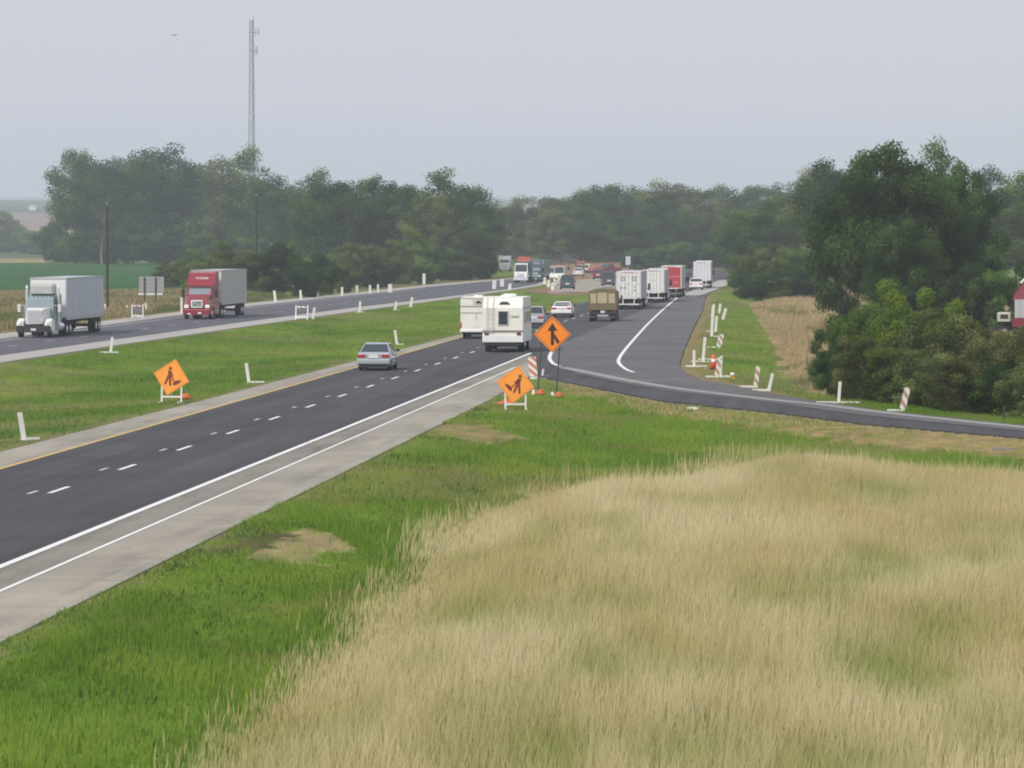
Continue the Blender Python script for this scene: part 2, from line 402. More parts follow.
# ------------------------------------------------------------------ far wooded ridge
def ridge(name, y0, yb, prof, seed, c):
    """a long hill: crest heights prof(x) at depth y0, falling to the slope in front and behind"""
    xs_ = np.arange(-3000, 3001, 15.); rows = np.linspace(-1, 1, 15); V = []
    for r_ in rows:
        hh = prof(xs_) * (1 - r_ * r_) ** .6 * (1 + .06 * (fbm(xs_ * .02 + seed, xs_ * 0 + r_ * 4) - .5)) + (0 if abs(r_) < 1 else -30)
        base = y0 + r_ * yb
        gz = height(xs_, np.full_like(xs_, base), np.full_like(xs_, 50.))
        V.append(np.stack([xs_, np.full_like(xs_, base), gz + hh - 2], 1))
    V = np.array(V); i = np.arange(V.shape[0] * V.shape[1]).reshape(V.shape[:2])
    Fc = np.stack([i[:-1, :-1], i[:-1, 1:], i[1:, 1:], i[1:, :-1]], -1).reshape(-1, 4)
    me = bpy.data.meshes.new(name); np_mesh(me, V.reshape(-1, 3), Fc, 4)
    m, nt, out = newmat(name + ' woods'); b = N(nt, 'ShaderNodeBsdfDiffuse'); nt.links.new(b.outputs[0], out.inputs[0])
    n = noise(nt, .03, 6, .6); cc = mixrgb(nt, n.outputs[0], c, tuple(x * 1.6 for x in c)); nt.links.new(cc, b.inputs[0])
    me.materials.append(m); o = bpy.data.objects.new(name, me); COL.objects.link(o); return tag(o, kind='structure')
ridge('hills', 8300, 900, lambda x: (H + 36.5 / F * 8300 - 80) + 9 * (fbm(x * .0016 + 4, x * 0) - .5) + 5 * (fbm(x * .02, x * 0 + 3) - .5) + 0, 3, (.035, .06, .045))

# ------------------------------------------------------------------ paved surfaces
def sheet(name, P, z, mat, skirt=.12):
    pts = [Vector((x, y, 0)) for x, y in P]
    tris = tessellate_polygon([pts])
    n = len(pts); vs = [(p.x, p.y, z) for p in pts] + [(p.x, p.y, z - skirt) for p in pts]
    fs = []
    for t in tris:
        a, b_, c_ = (pts[i] for i in t)
        fs.append(tuple(t) if (b_ - a).cross(c_ - a).z > 0 else tuple(reversed(t)))
    if skirt:
        for i in range(n):
            j = (i + 1) % n; fs.append((i, j, n + j, n + i))
    else: vs = vs[:n]
    me = bpy.data.meshes.new(name); me.from_pydata(vs, [], fs); me.update(); me.materials.append(mat)
    o = bpy.data.objects.new(name, me); COL.objects.link(o); tag(o, kind='structure'); return o
A0 = Vector(G0(0, 567)); A1 = Vector(G0(500, 365.5)); dA = (A1 - A0).normalized(); nA = Vector((dA.y, -dA.x))
HA = -math.atan2(dA.x, dA.y)
B0 = Vector(G0(0, 355.5)); B1 = Vector(G0(356, 307.3)); dB = (B1 - B0).normalized()
HB = -math.atan2(dB.x, dB.y)
def roadmat(name, c0, c1, ang, streak=.5, patch=0., spec=.3, joints=0.):
    m, nt, out = newmat(name); b = N(nt, 'ShaderNodeBsdfPrincipled'); nt.links.new(b.outputs[0], out.inputs[0])
    tc = N(nt, 'ShaderNodeTexCoord'); mp = N(nt, 'ShaderNodeMapping'); mp.vector_type = 'TEXTURE'; mp.inputs['Rotation'].default_value = (0, 0, ang)
    nt.links.new(tc.outputs['Object'], mp.inputs[0])
    mq = N(nt, 'ShaderNodeMapping'); mq.inputs['Scale'].default_value = (1.1, .012, 1); nt.links.new(mp.outputs[0], mq.inputs[0])
    a = noise(nt, 1., 6, .6, mq.outputs[0]); a2 = noise(nt, .12, 6, .7, mp.outputs[0]); a3 = noise(nt, 14, 3, .7, mp.outputs[0])
    f = N(nt, 'ShaderNodeMath', operation='MULTIPLY_ADD'); nt.links.new(maprange(nt, a.outputs[0], .3, .7), f.inputs[0]); f.inputs[1].default_value = streak
    nt.links.new(maprange(nt, a2.outputs[0], .35, .65, 0, 1 - streak), f.inputs[2])
    c = mixrgb(nt, f.outputs[0], c0, c1)
    c = mixrgb(nt, maprange(nt, a3.outputs[0], .3, .7, 0, .35), c, mixrgb(nt, 1., c, (.7, .7, .7), 'MULTIPLY'))
    if patch:
        mr = N(nt, 'ShaderNodeMapping'); mr.inputs['Scale'].default_value = (.5, .06, 1); nt.links.new(mp.outputs[0], mr.inputs[0])
        p = noise(nt, 1.3, 5, .7, mr.outputs[0]); c = mixrgb(nt, maprange(nt, p.outputs[0], .5, .7, 0, patch), c, tuple(x * .5 for x in c0))
    if joints:
        sx = N(nt, 'ShaderNodeSeparateXYZ'); nt.links.new(mp.outputs[0], sx.inputs[0])
        q = N(nt, 'ShaderNodeMath', operation='MULTIPLY'); nt.links.new(sx.outputs[1], q.inputs[0]); q.inputs[1].default_value = 1 / joints
        fr = N(nt, 'ShaderNodeMath', operation='FRACT'); nt.links.new(q.outputs[0], fr.inputs[0])
        g_ = N(nt, 'ShaderNodeMath', operation='GREATER_THAN'); nt.links.new(fr.outputs[0], g_.inputs[0]); g_.inputs[1].default_value = .975
        k = N(nt, 'ShaderNodeMath', operation='MULTIPLY'); nt.links.new(g_.outputs[0], k.inputs[0]); k.inputs[1].default_value = .35
        c = mixrgb(nt, k.outputs[0], c, tuple(x * .5 for x in c0))
    nt.links.new(c, b.inputs['Base Color']); b.inputs['Roughness'].default_value = .85; b.inputs['Specular IOR Level'].default_value = spec
    bn = N(nt, 'ShaderNodeBump'); bn.inputs['Strength'].default_value = .25; bn.inputs['Distance'].default_value = .02
    nt.links.new(a3.outputs[0], bn.inputs['Height']); nt.links.new(bn.outputs[0], b.inputs['Normal'])
    return m
M_asph = roadmat('dark asphalt', (.036, .036, .040), (.092, .090, .098), HA, streak=.65, patch=.35, spec=.25)
M_asph2 = roadmat('sheen-lightened grey asphalt', (.085, .085, .088), (.165, .162, .165), R(-25), streak=.45, patch=.35, spec=.25)  # lighter grey partly stands in for low-angle sheen and distance haze
M_asphB = roadmat('bluish asphalt', (.070, .072, .086), (.135, .135, .155), HB, streak=.65, patch=.3, spec=.25)
M_conc = roadmat('pale concrete', (.26, .24, .195), (.43, .40, .325), HA, streak=.4, patch=.6, joints=6.1)
M_conc2 = roadmat('patched concrete', (.16, .15, .125), (.31, .29, .24), HA, streak=.5, patch=.6)
M_concB = roadmat('pale gravel shoulder', (.36, .34, .31), (.46, .44, .41), HB, streak=.5)
M_ln = surf('white road paint', (.80, .80, .78), .7, dirt=.25, dscale=3)
M_lnf = surf('faded white road paint', (.55, .54, .50), .7, dirt=.35, dscale=2)
M_yl = surf('yellow road paint', (.60, .42, .09), .7, dirt=.3, dscale=2)

sheet('shoulder', gpoly(SHOULD_A), 0.0, M_conc)
sheet('patched_shoulder', gpoly(lin(567, -.403, (-2500, 0, 250, 530)) + [(534, 352.5), (528, 362)] + [(500, 375)] + lin(591.5, -.435, (394, 200, 0, -2500))), .004, M_conc2, 0)
sheet('highway', gpoly(PAVE_A), .008, M_asph)
# ramp and merging lane: greyer surface, grazing sheen and haze partly in its tone
RAMP = [(549, 351), (556, 346), (575, 338), (612, 323), (655, 305), (690, 291), (706, 284), (716, 281), (725, 281), (711, 291.6), (704.6, 298), (702.6, 310), (691.6, 331), (683.6, 350), (679.2, 365), (686, 373.6), (705, 380.6), (724, 383.6), (784, 396.2), (878, 410.2), (1024, 425.6), (1500, 473.6),
        (1500, 480), (1024, 431), (860, 415.5), (769, 403), (660, 390), (620, 382.5), (585, 375), (566, 369.5), (552, 362)]
sheet('ramp', gpoly(RAMP), .012, M_asph2, 0)
sheet('oncoming_shoulder', gpoly(SHOULD_B), 0.0, M_concB)
sheet('oncoming_highway', gpoly(PAVE_B), .006, M_asphB, 0)

def stripe(mb, pts, wd, z):
    """painted line of width wd along ground points"""
    P = [Vector(p) for p in pts]; L, Rr = [], []
    for i, p in enumerate(P):
        t = (P[min(i + 1, len(P) - 1)] - P[max(i - 1, 0)]).normalized(); n = Vector((t.y, -t.x)) * wd / 2
        L.append((*(p - n), z)); Rr.append((*(p + n), z))
    k = len(P); mb.add(L + Rr, [(i, k + i, k + i + 1, i + 1) for i in range(k - 1)])
def dense(a, b, step=15.):
    a, b = Vector(a), Vector(b); n = max(2, int((b - a).length / step)); return [a.lerp(b, i / n) for i in range(n + 1)]
def marks(name, lines, wd, z, mat):
    mb = MB()
    for l in lines: stripe(mb, l, wd, z)
    return tag(mb.build(name, mat), kind='structure')
def spl(pp, n=8):
    """smooth curve through photo points, on the ground"""
    P = [Vector(G0(*p)) for p in pp]; out = []
    for i in range(len(P) - 1):
        p0 = P[max(i - 1, 0)]; p1 = P[i]; p2 = P[i + 1]; p3 = P[min(i + 2, len(P) - 1)]
        for k in range(n):
            t = k / n; out.append(.5 * ((2 * p1) + (p2 - p0) * t + (2 * p0 - 5 * p1 + 4 * p2 - p3) * t * t + (3 * p1 - p0 - 3 * p2 + p3) * t ** 3))
    out.append(P[-1]); return out
marks('white_edge_line', [dense(G0(-2500, 1574.5), G0(531, 353.2))], .20, .014, M_ln)
marks('inner_white_line', [dense(G0(-2500, 1678), G0(515, 367.5))], .11, .010, M_ln)
marks('yellow_edge_line', [dense(G0(-2500, 1183), G0(560, 309.2))], .16, .014, M_yl)
dashes = []; smalls = []
c0 = Vector(G0(59, 490.2))
for k in range(-8, 36):
    p = c0 + dA * (11.5 * k); dashes.append([p - dA * 1.5, p, p + dA * 1.5])
    if k < 26: q = p - dA * 1.2 - nA * .52; smalls.append([q - dA * .7, q, q + dA * .7])
marks('lane_dashes', dashes, .15, .014, M_ln)
marks('temporary_lane_dashes', smalls, .12, .014, M_lnf)
# seam between the lanes
marks('lane_seam', [[(c0 - nA * .75) + dA * t for t in range(-90, 190, 12)]], .05, .012, surf('tar seam', (.02, .02, .025), .9))
marks('ramp_edge_line', [spl([(677, 298), (665, 308), (650, 322), (637, 336), (625, 350), (619, 359), (619.5, 364), (626, 369.5), (634, 372.5)])], .20, .018, M_ln)
marks('gore_line', [spl([(557, 346), (552, 352), (549.5, 358), (553, 363.5), (560, 366.5)])], .22, .018, M_ln)
M_pale = surf('dusty pavement edge', (.30, .295, .28), .85, dirt=.4, dscale=1.2)
marks('ramp_shoulder_line', [spl([(562, 367.5), (585, 372), (620, 379), (660, 386), (700, 391.5), (769, 399.6), (828, 405.6), (878, 412), (1024, 427.5), (1500, 475)])], .65, .018, M_pale)
marks('ramp_seam', [spl([(575, 374.5), (600, 379.5), (660, 389.5), (769, 402.5), (860, 415), (1024, 431.5), (1500, 480)])], .12, .018, surf('tar seam'  , (.02, .02, .025)))
marks('distant_shoulder_line', [spl([(684, 297), (705, 290), (718, 285), (727, 280)])], 2.6, .016, M_concB)
bd = []
bc = Vector(G0(0, 347.5)); bc2 = Vector(G0(356, 301.6)); dbc = (bc2 - bc).normalized()
for k in range(-3, 26):
    p = bc + dbc * (12.2 * k + 4); bd.append([p - dbc * 1.5, p, p + dbc * 1.5])
marks('oncoming_lane_dashes', bd, .15, .012, M_lnf)
marks('oncoming_edge_line', [spl([(0, 341), (105, 327), (182, 317), (256, 307.2), (356, 296.4), (426, 288)])], .18, .012, M_lnf)

# ------------------------------------------------------------------ grass you can see blades of
def blades(name, n_try, region, hfun, wid, colfun, tip=.25, seed=1, seg=2, density=None, lean=.22):
    rs = np.random.RandomState(seed)
    px0, px1, py0, py1 = region
    # uniform on the ground inside the bounding trapezoid
    ya, yb = F * H / (py1 - 235), F * H / (py0 - 235)
    Y = np.sqrt(rs.rand(n_try) * (yb ** 2 - ya ** 2) + ya ** 2)
    X = Y * ((px0 - 512) + rs.rand(n_try) * (px1 - px0)) / F
    k = density(X, Y, rs); X, Y = X[k], Y[k]
    d = roaddist(X, Y); k = d > (fbm(X * 1.3, Y * .8) - .62) * 1.1; X, Y, d = X[k], Y[k], d[k]
    Zb = height(X, Y, d) - .02; n = len(X)
    h = hfun(X, Y, rs, d); ang = rs.rand(n) * 2 * math.pi; wx = np.cos(ang * .5 - .8) ; wy = np.sin(ang * .5 - .8)
    wv = wid * (.7 + .6 * rs.rand(n)) * (1 + Y / 260)
    la = rs.rand(n) * 2 * math.pi; lm = h * lean * rs.rand(n) * 1.4
    lx = np.cos(la) * lm + .06 * h; ly = np.sin(la) * lm
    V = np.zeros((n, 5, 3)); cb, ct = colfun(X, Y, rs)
    V[:, 0] = np.stack([X - wx * wv / 2, Y - wy * wv / 2, Zb], 1); V[:, 1] = np.stack([X + wx * wv / 2, Y + wy * wv / 2, Zb], 1)
    mxp = np.stack([X + lx * .35, Y + ly * .35, Zb + h * .6], 1); off = np.stack([wx * wv / 2, wy * wv / 2, np.zeros(n)], 1)
    V[:, 2] = mxp + off; V[:, 3] = mxp - off; V[:, 4] = np.stack([X + lx, Y + ly, Zb + h], 1)
    base = np.arange(n)[:, None] * 5
    q = base + np.array([[0, 1, 2, 3]]); t = base + np.array([[3, 2, 4]])
    me = bpy.data.meshes.new(name)
    me.vertices.add(n * 5); me.vertices.foreach_set('co', V.astype(np.float32).ravel())
    loops = np.concatenate([q, t], 1).astype(np.int32).ravel(); me.loops.add(len(loops)); me.loops.foreach_set('vertex_index', loops)
    ls = (np.arange(n)[:, None] * 7 + np.array([[0, 4]])).astype(np.int32).ravel()
    me.polygons.add(2 * n); me.polygons.foreach_set('loop_start', ls)
    try: me.polygons.foreach_set('loop_total', np.tile([4, 3], n).astype(np.int32))
    except Exception: pass
    me.update(calc_edges=True)
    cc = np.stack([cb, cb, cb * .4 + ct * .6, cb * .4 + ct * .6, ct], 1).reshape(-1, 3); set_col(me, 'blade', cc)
    me.materials.append(M_blade); o = bpy.data.objects.new(name, me); COL.objects.link(o); print(name, n); return o
m, nt, out = newmat('grass blades'); at = N(nt, 'ShaderNodeVertexColor'); at.layer_name = 'blade'
d1 = N(nt, 'ShaderNodeBsdfDiffuse'); d2 = N(nt, 'ShaderNodeBsdfTranslucent'); ms = N(nt, 'ShaderNodeMixShader'); ms.inputs[0].default_value = .42
# blades take an upward-tilted normal so a stand of them shades like a soft mass
geo = N(nt, 'ShaderNodeNewGeometry'); va = N(nt, 'ShaderNodeVectorMath', operation='ADD'); nt.links.new(geo.outputs['Normal'], va.inputs[0]); va.inputs[1].default_value = (0, -.25, 1.0)
vn = N(nt, 'ShaderNodeVectorMath', operation='NORMALIZE'); nt.links.new(va.outputs[0], vn.inputs[0])
for q in (d1, d2): nt.links.new(at.outputs[0], q.inputs[0])
nt.links.new(vn.outputs[0], d1.inputs['Normal'])
nt.links.new(d1.outputs[0], ms.inputs[1]); nt.links.new(d2.outputs[0], ms.inputs[2]); nt.links.new(ms.outputs[0], out.inputs[0]); M_blade = m

# green patches inside the meadow, measured on the photo
GP = [(200, 860, 120, 40, .3), (470, 600, 60, 22, .45), (600, 590, 70, 16, .45), (520, 575, 50, 14, .3), (880, 480, 60, 10, .5), (880, 560, 60, 20, .6), (970, 545, 60, 16, .4), (900, 650, 60, 40, .6), (940, 620, 60, 26, .5),
      (690, 745, 80, 30, .65), (560, 740, 60, 26, .5), (830, 760, 80, 26, .6), (420, 660, 40, 20, .3), (760, 590, 60, 14, .3), (1000, 720, 60, 30, .5), (590, 660, 30, 16, .4)]
def mgreen(X, Y):
    px = 512 + X * F / Y; py = 235 + F * H / Y; g_ = np.zeros_like(X)
    for a, b_, sx_, sy_, k in GP: g_ = np.maximum(g_, k * np.exp(-(((px - a) / sx_) ** 2 + ((py - b_ - 18) / sy_) ** 2)))
    return np.clip(g_ * (1.1 + 1.2 * (fbm(X * 1.2, Y * .4) - .5)) + .32 * (sstep(.52, .72, fbm(X * .5 + 33, Y * .12 + 8))), 0, 1)
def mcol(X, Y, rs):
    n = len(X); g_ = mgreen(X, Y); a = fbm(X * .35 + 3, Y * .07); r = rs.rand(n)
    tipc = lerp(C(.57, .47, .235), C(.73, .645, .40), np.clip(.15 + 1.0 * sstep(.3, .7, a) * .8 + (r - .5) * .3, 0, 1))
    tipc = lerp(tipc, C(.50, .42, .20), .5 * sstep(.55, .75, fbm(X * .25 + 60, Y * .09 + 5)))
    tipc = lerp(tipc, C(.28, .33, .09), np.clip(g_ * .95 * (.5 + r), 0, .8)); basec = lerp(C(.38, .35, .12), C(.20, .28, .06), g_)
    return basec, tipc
def mden(X, Y, rs):
    j1 = (fbm(X * .35, Y * .12) - .5) * 3.2; j2 = (fbm(X * .3 + 50, Y * .1 + 20) - .5) * 14 * np.clip(Y / 150, .35, 4)
    q1 = rs.normal(size=len(X)) * .38 + .25; q2 = rs.normal(size=len(X)) * 1.3 * np.clip(Y / 100, .5, 2)
    return inside(gm, X + j1 * .35 + q1, Y + j2 * .3 + q2)
def mh(X, Y, rs, d):
    e = dist(gm, X, Y); g_ = mgreen(X, Y)
    return (.50 + .30 * fbm(X * .4, Y * .12) + .20 * rs.rand(len(X)) + .30 * rs.rand(len(X)) ** 6) * (.35 + .65 * sstep(0, 2.6, e)) * (1 - .35 * g_)
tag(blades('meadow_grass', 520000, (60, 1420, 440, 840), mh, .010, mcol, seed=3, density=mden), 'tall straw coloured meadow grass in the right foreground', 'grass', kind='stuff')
# short green verge grass near the camera
def gcol(X, Y, rs):
    n = len(X); a = fbm(X * .16, Y * .05); r = rs.rand(n)
    c_ = lerp(C(.120, .225, .028), C(.225, .340, .050), np.clip(sstep(.3, .7, a) * .7 + (r - .5) * .6, 0, 1)); c_ = lerp(c_, C(.26, .24, .09), .55 * sstep(.60, .78, fbm(X * .6 + 9, Y * .22 + 4)))
    c_ = lerp(c_, C(.30, .29, .12), .5 * sstep(.45, .68, fbm(X * .07 + 30, Y * .11 + 3)) * (Y > 110))
    c_ = lerp(c_, C(.28, .36, .055), .5 * sstep(.5, .7, fbm(X * .5 + 20, Y * .2 + 14)))
    return c_ * .95, c_
bare = [gpoly(q) for q in ([(238, 552), (262, 535), (300, 525), (345, 531), (344, 545), (300, 557), (262, 558)], [(205, 548), (225, 532), (262, 526), (282, 532), (262, 541), (240, 552)], [(425, 437), (445, 424), (480, 421), (516, 431), (514, 438), (480, 440)],
        [(545, 377), (560, 380), (600, 388), (660, 400), (784, 413), (860, 423), (1024, 437), (1500, 486), (1500, 500), (1024, 453), (940, 445), (860, 437), (784, 427), (700, 415), (640, 409), (590, 397)])]
def gden(X, Y, rs):
    j1 = (fbm(X * .35, Y * .12) - .5) * 3.2; j2 = (fbm(X * .3 + 50, Y * .1 + 20) - .5) * 14 * np.clip(Y / 150, .35, 4)
    k = ~inside(gm, X + j1 * .35, Y + j2 * .3)
    for p in bare: k &= ~(inside(p, X + j1 * .2 + (fbm(X * 1.7 + 11, Y * .8) - .5) * 1.8, Y + j2 * .2 + (fbm(X * 1.5 + 71, Y * .7 + 33) - .5) * 5.2) & (rs.rand(len(X)) < .96))
    k &= rs.rand(len(X)) < np.clip(90 / Y, .25, 1) + .1
    return k & (X > -14)
def gh(X, Y, rs, d): return (.06 + .16 * fbm(X * .8 + 4, Y * .3) ** 1.5 * 1.6) * (.6 + .8 * rs.rand(len(X))) * (.5 + .5 * sstep(.2, 1.5, d))
tag(blades('verge_grass', 700000, (-220, 1300, 395, 840), gh, .014, gcol, seed=5, density=gden), 'short green mown grass of the verge beside the shoulder', 'grass', kind='stuff')
# weeds and tufts: coarser, darker clumps along the shoulder edge and between
def wden(X, Y, rs):
    d = roaddist(X, Y); a = fbm(X * .7 + 40, Y * .28 + 13)
    px = 512 + X * F / Y; py = 235 + F * H / Y
    near = np.exp(-(((px - 240) / 60) ** 2 + ((py - 541) / 14) ** 2)) + .7 * np.exp(-(((px - 425) / 30) ** 2 + ((py - 556) / 12) ** 2)) + .6 * np.exp(-(((px - 200) / 120) ** 2 + ((py - 600) / 40) ** 2))
    return (~inside(gm, X, Y)) & (d > .1) & ~inside(bare[0], X, Y) & ~inside(bare[2], X, Y) & (rs.rand(len(X)) < (.02 + .55 * sstep(.58, .75, a) * sstep(9, 0, d) + .7 * near * sstep(.4, .6, a)))
def wcol(X, Y, rs):
    n = len(X); r = rs.rand(n); c_ = lerp(C(.08, .14, .03), C(.16, .23, .05), r); return c_, c_ * 1.15
tag(blades('verge_weeds', 170000, (-120, 560, 400, 800), lambda X, Y, rs, d: .07 + .13 * rs.rand(len(X)), .03, wcol, seed=8, density=wden, lean=.8), 'low dark green weeds along the edge of the shoulder', 'weeds', kind='stuff')
# straw grass behind the ramp
def dden(X, Y, rs): return inside(gd, X, Y)
def dcol(X, Y, rs):
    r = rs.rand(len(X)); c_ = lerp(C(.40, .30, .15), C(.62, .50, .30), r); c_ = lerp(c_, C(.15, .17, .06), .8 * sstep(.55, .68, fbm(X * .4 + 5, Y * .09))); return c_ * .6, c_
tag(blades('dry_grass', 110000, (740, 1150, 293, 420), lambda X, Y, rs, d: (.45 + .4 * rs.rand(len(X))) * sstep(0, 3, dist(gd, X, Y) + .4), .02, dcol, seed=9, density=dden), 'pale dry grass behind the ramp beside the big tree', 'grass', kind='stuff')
def lden(X, Y, rs): return inside(lb, X, Y) & (X < Y * -.04) & (roaddist(X, Y) > .8)
def lcol(X, Y, rs):
    r = rs.rand(len(X)); c_ = lerp(C(.20, .18, .08), C(.46, .36, .20), r); c_ = lerp(c_, C(.11, .17, .04), .85 * sstep(.5, .62, fbm(X * .25 + 5, Y * .05))); return c_ * .7, c_
tag(blades('roadside_grass', 90000, (-100, 330, 287, 340), lambda X, Y, rs, d: (.4 + .5 * rs.rand(len(X))) * sstep(.5, 4, d), .03, lcol, seed=19, density=lden), 'rough tan and olive grass beyond the oncoming carriageway', 'grass', kind='stuff')
def meden(X, Y, rs): 
    k = (~inside(gd, X, Y)) & (~inside(lb, X, Y)); return k & (rs.rand(len(X)) < .9)
tag(blades('median_grass', 200000, (-60, 860, 302, 425), lambda X, Y, rs, d: (.08 + .14 * rs.rand(len(X))) * sstep(.1, 1.5, d), .02, gcol, seed=29, density=meden), 'green grass of the median between the carriageways', 'grass', kind='stuff')
# ------------------------------------------------------------------ trees
def leafmat(name, dark, light, trans=.33):
    m, nt, out = newmat(name); at = N(nt, 'ShaderNodeVertexColor'); at.layer_name = 'leaf'
    oi = N(nt, 'ShaderNodeObjectInfo')
    sp = N(nt, 'ShaderNodeSeparateColor'); nt.links.new(at.outputs[0], sp.inputs[0])
    c = mixrgb(nt, sp.outputs[0], dark, light)
    hs = N(nt, 'ShaderNodeHueSaturation'); nt.links.new(c, hs.inputs['Color'])
    nt.links.new(maprange(nt, oi.outputs['Random'], 0, 1, .485, .515), hs.inputs['Hue'])
    nt.links.new(maprange(nt, oi.outputs['Random'], 0, 1, .75, 1.2), hs.inputs['Value'])
    d1 = N(nt, 'ShaderNodeBsdfDiffuse'); d2 = N(nt, 'ShaderNodeBsdfTranslucent'); ms = N(nt, 'ShaderNodeMixShader'); ms.inputs[0].default_value = trans
    nt.links.new(hs.outputs[0], d1.inputs[0]); nt.links.new(hs.outputs[0], d2.inputs[0])
    nt.links.new(d1.outputs[0], ms.inputs[1]); nt.links.new(d2.outputs[0], ms.inputs[2]); nt.links.new(ms.outputs[0], out.inputs[0]); return m
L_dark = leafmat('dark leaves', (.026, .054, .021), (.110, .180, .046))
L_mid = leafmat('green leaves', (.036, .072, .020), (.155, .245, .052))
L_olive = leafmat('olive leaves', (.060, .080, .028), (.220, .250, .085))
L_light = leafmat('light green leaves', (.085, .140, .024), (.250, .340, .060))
M_bark = surf('bark', (.075, .060, .048), .9, dirt=.3, dscale=4, bump=.5)
M_barkp = surf('pale bark', (.20, .18, .15), .9, dirt=.3, dscale=4, bump=.5)

def crown_mesh(name, seed, kind, n_clump, n_leaf, leaf, mat, cr=(.10, .17), sparse=0.):
    rs = np.random.RandomState(seed)
    if kind == 'tree': cz, rx, rz = .60, .42, .36
    elif kind == 'full': cz, rx, rz = .52, .40, .46
    else: cz, rx, rz = .42, .40, .46
    d = rs.normal(size=(n_clump, 3)); d /= np.linalg.norm(d, axis=1)[:, None]
    rad = rs.rand(n_clump) ** .36
    # lumpy envelope: a few random lobes push parts of the crown out or in
    lobes = rs.normal(size=(7, 3)); lobes /= np.linalg.norm(lobes, axis=1)[:, None]
    amp = rs.uniform(-.22, .28, 7); env = 1 + sum(amp[i] * np.clip(d @ lobes[i], 0, 1) ** 3 for i in range(7))
    c = d * (rad * env)[:, None] * np.array([rx, rx, rz]); c[:, 2] += cz
    if kind == 'bush': c[:, 2] = np.abs(c[:, 2] - .08) + .06
    if kind == 'tree':   # flatten the underside
        lowr = c[:, 2] < .34; c[lowr, 2] = .34 + (.34 - c[lowr, 2]) * .3
    R_ = rs.uniform(cr[0], cr[1], n_clump); br = rs.rand(n_clump)
    per = rs.multinomial(n_leaf, R_ ** 2 / (R_ ** 2).sum()); ci = np.repeat(np.arange(n_clump), per); n = len(ci)
    q = rs.normal(size=(n, 3)); q /= np.linalg.norm(q, axis=1)[:, None]; q[:, 2] = q[:, 2] * .9 + .08
    rr = rs.rand(n) ** .35 * (1 + .25 * (rs.rand(n) < .12) * rs.rand(n) * 2)
    P = c[ci] + q * (R_[ci] * rr)[:, None] * np.array([1, 1, .8 if kind == 'bush' or n_leaf > 40000 else .52])
    P[:, 2] = np.maximum(P[:, 2], .005 + .03 * rs.rand(n))
    nrm = q + rs.normal(size=(n, 3)) * .38; nrm /= np.linalg.norm(nrm, axis=1)[:, None]
    t = np.cross(nrm, rs.normal(size=(n, 3))); t /= np.linalg.norm(t, axis=1)[:, None]; b_ = np.cross(nrm, t)
    s = leaf * (.6 + .8 * rs.rand(n)); 
    V = np.stack([P - t * s[:, None] * .9, P - b_ * s[:, None] * .5 + t * (s * .1)[:, None], P + t * s[:, None] * .9, P + b_ * s[:, None] * .55 + nrm * (s * .25)[:, None]], 1)
    if not (kind == 'bush' or n_leaf > 40000): V[:, :, 2] = P[:, None, 2] + (V[:, :, 2] - P[:, None, 2]) * .6
    me = bpy.data.meshes.new(name); np_mesh(me, V.reshape(-1, 3), np.arange(n * 4).reshape(-1, 4), 4)
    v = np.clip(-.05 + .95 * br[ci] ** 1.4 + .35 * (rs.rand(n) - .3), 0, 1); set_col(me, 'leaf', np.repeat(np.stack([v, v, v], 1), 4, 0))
    me.materials.append(mat); return me, c, R_
def trunk_mesh(name, seed, clumps, kind, mat, r0=.018):
    rs = np.random.RandomState(seed); mb = MB(); random.seed(seed)
    top = .62 if kind != 'bush' else .3
    pts = [Vector((0, 0, -.03))]
    for k in range(1, 6): pts.append(Vector((rs.uniform(-.012, .012) * k, rs.uniform(-.012, .012) * k, top * k / 5)))
    for k in range(5): mb.tube(pts[k], pts[k + 1], r0 * (1 - k * .14), r0 * (1 - (k + 1) * .14), 7)
    sel = rs.permutation(len(clumps))[:14]
    for i in sel:
        c = Vector(clumps[i]); k = int(min(5, max(1 if kind != 'bush' else 0, 5 * (c.z - .22) / top))); a = pts[k]
        mid = a.lerp(c, .5) + Vector((0, 0, .03)); mb.tube(a, mid, r0 * .42, r0 * .28, 5); mb.tube(mid, c, r0 * .28, r0 * .1, 5)
    o_me = bpy.data.meshes.new(name); o_me.from_pydata(mb.v, [], mb.f); o_me.update(); o_me.materials.append(mat); return o_me
PROTO = {}
def proto(key, kind, seed, nc, nl, leaf, mat, cr=(.10, .17), bark=None, r0=.018):
    cm, cl, _ = crown_mesh('crown', seed, kind, nc, nl, leaf, mat, cr); PROTO[key] = (cm, trunk_mesh('trunk', seed, cl, kind, bark or M_bark, r0))
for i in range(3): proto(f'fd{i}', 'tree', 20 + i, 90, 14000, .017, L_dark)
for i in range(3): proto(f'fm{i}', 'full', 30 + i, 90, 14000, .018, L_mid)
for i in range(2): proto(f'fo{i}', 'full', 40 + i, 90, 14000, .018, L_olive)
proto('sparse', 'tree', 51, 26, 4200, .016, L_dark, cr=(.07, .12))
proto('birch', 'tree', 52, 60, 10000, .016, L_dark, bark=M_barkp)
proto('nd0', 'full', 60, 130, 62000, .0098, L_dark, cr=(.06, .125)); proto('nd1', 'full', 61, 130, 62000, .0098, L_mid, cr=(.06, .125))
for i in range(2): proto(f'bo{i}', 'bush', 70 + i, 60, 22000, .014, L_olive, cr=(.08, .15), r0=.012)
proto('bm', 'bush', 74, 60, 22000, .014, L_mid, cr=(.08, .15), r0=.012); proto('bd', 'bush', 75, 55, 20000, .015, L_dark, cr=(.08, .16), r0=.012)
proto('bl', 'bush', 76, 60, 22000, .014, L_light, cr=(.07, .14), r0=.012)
TREES = []
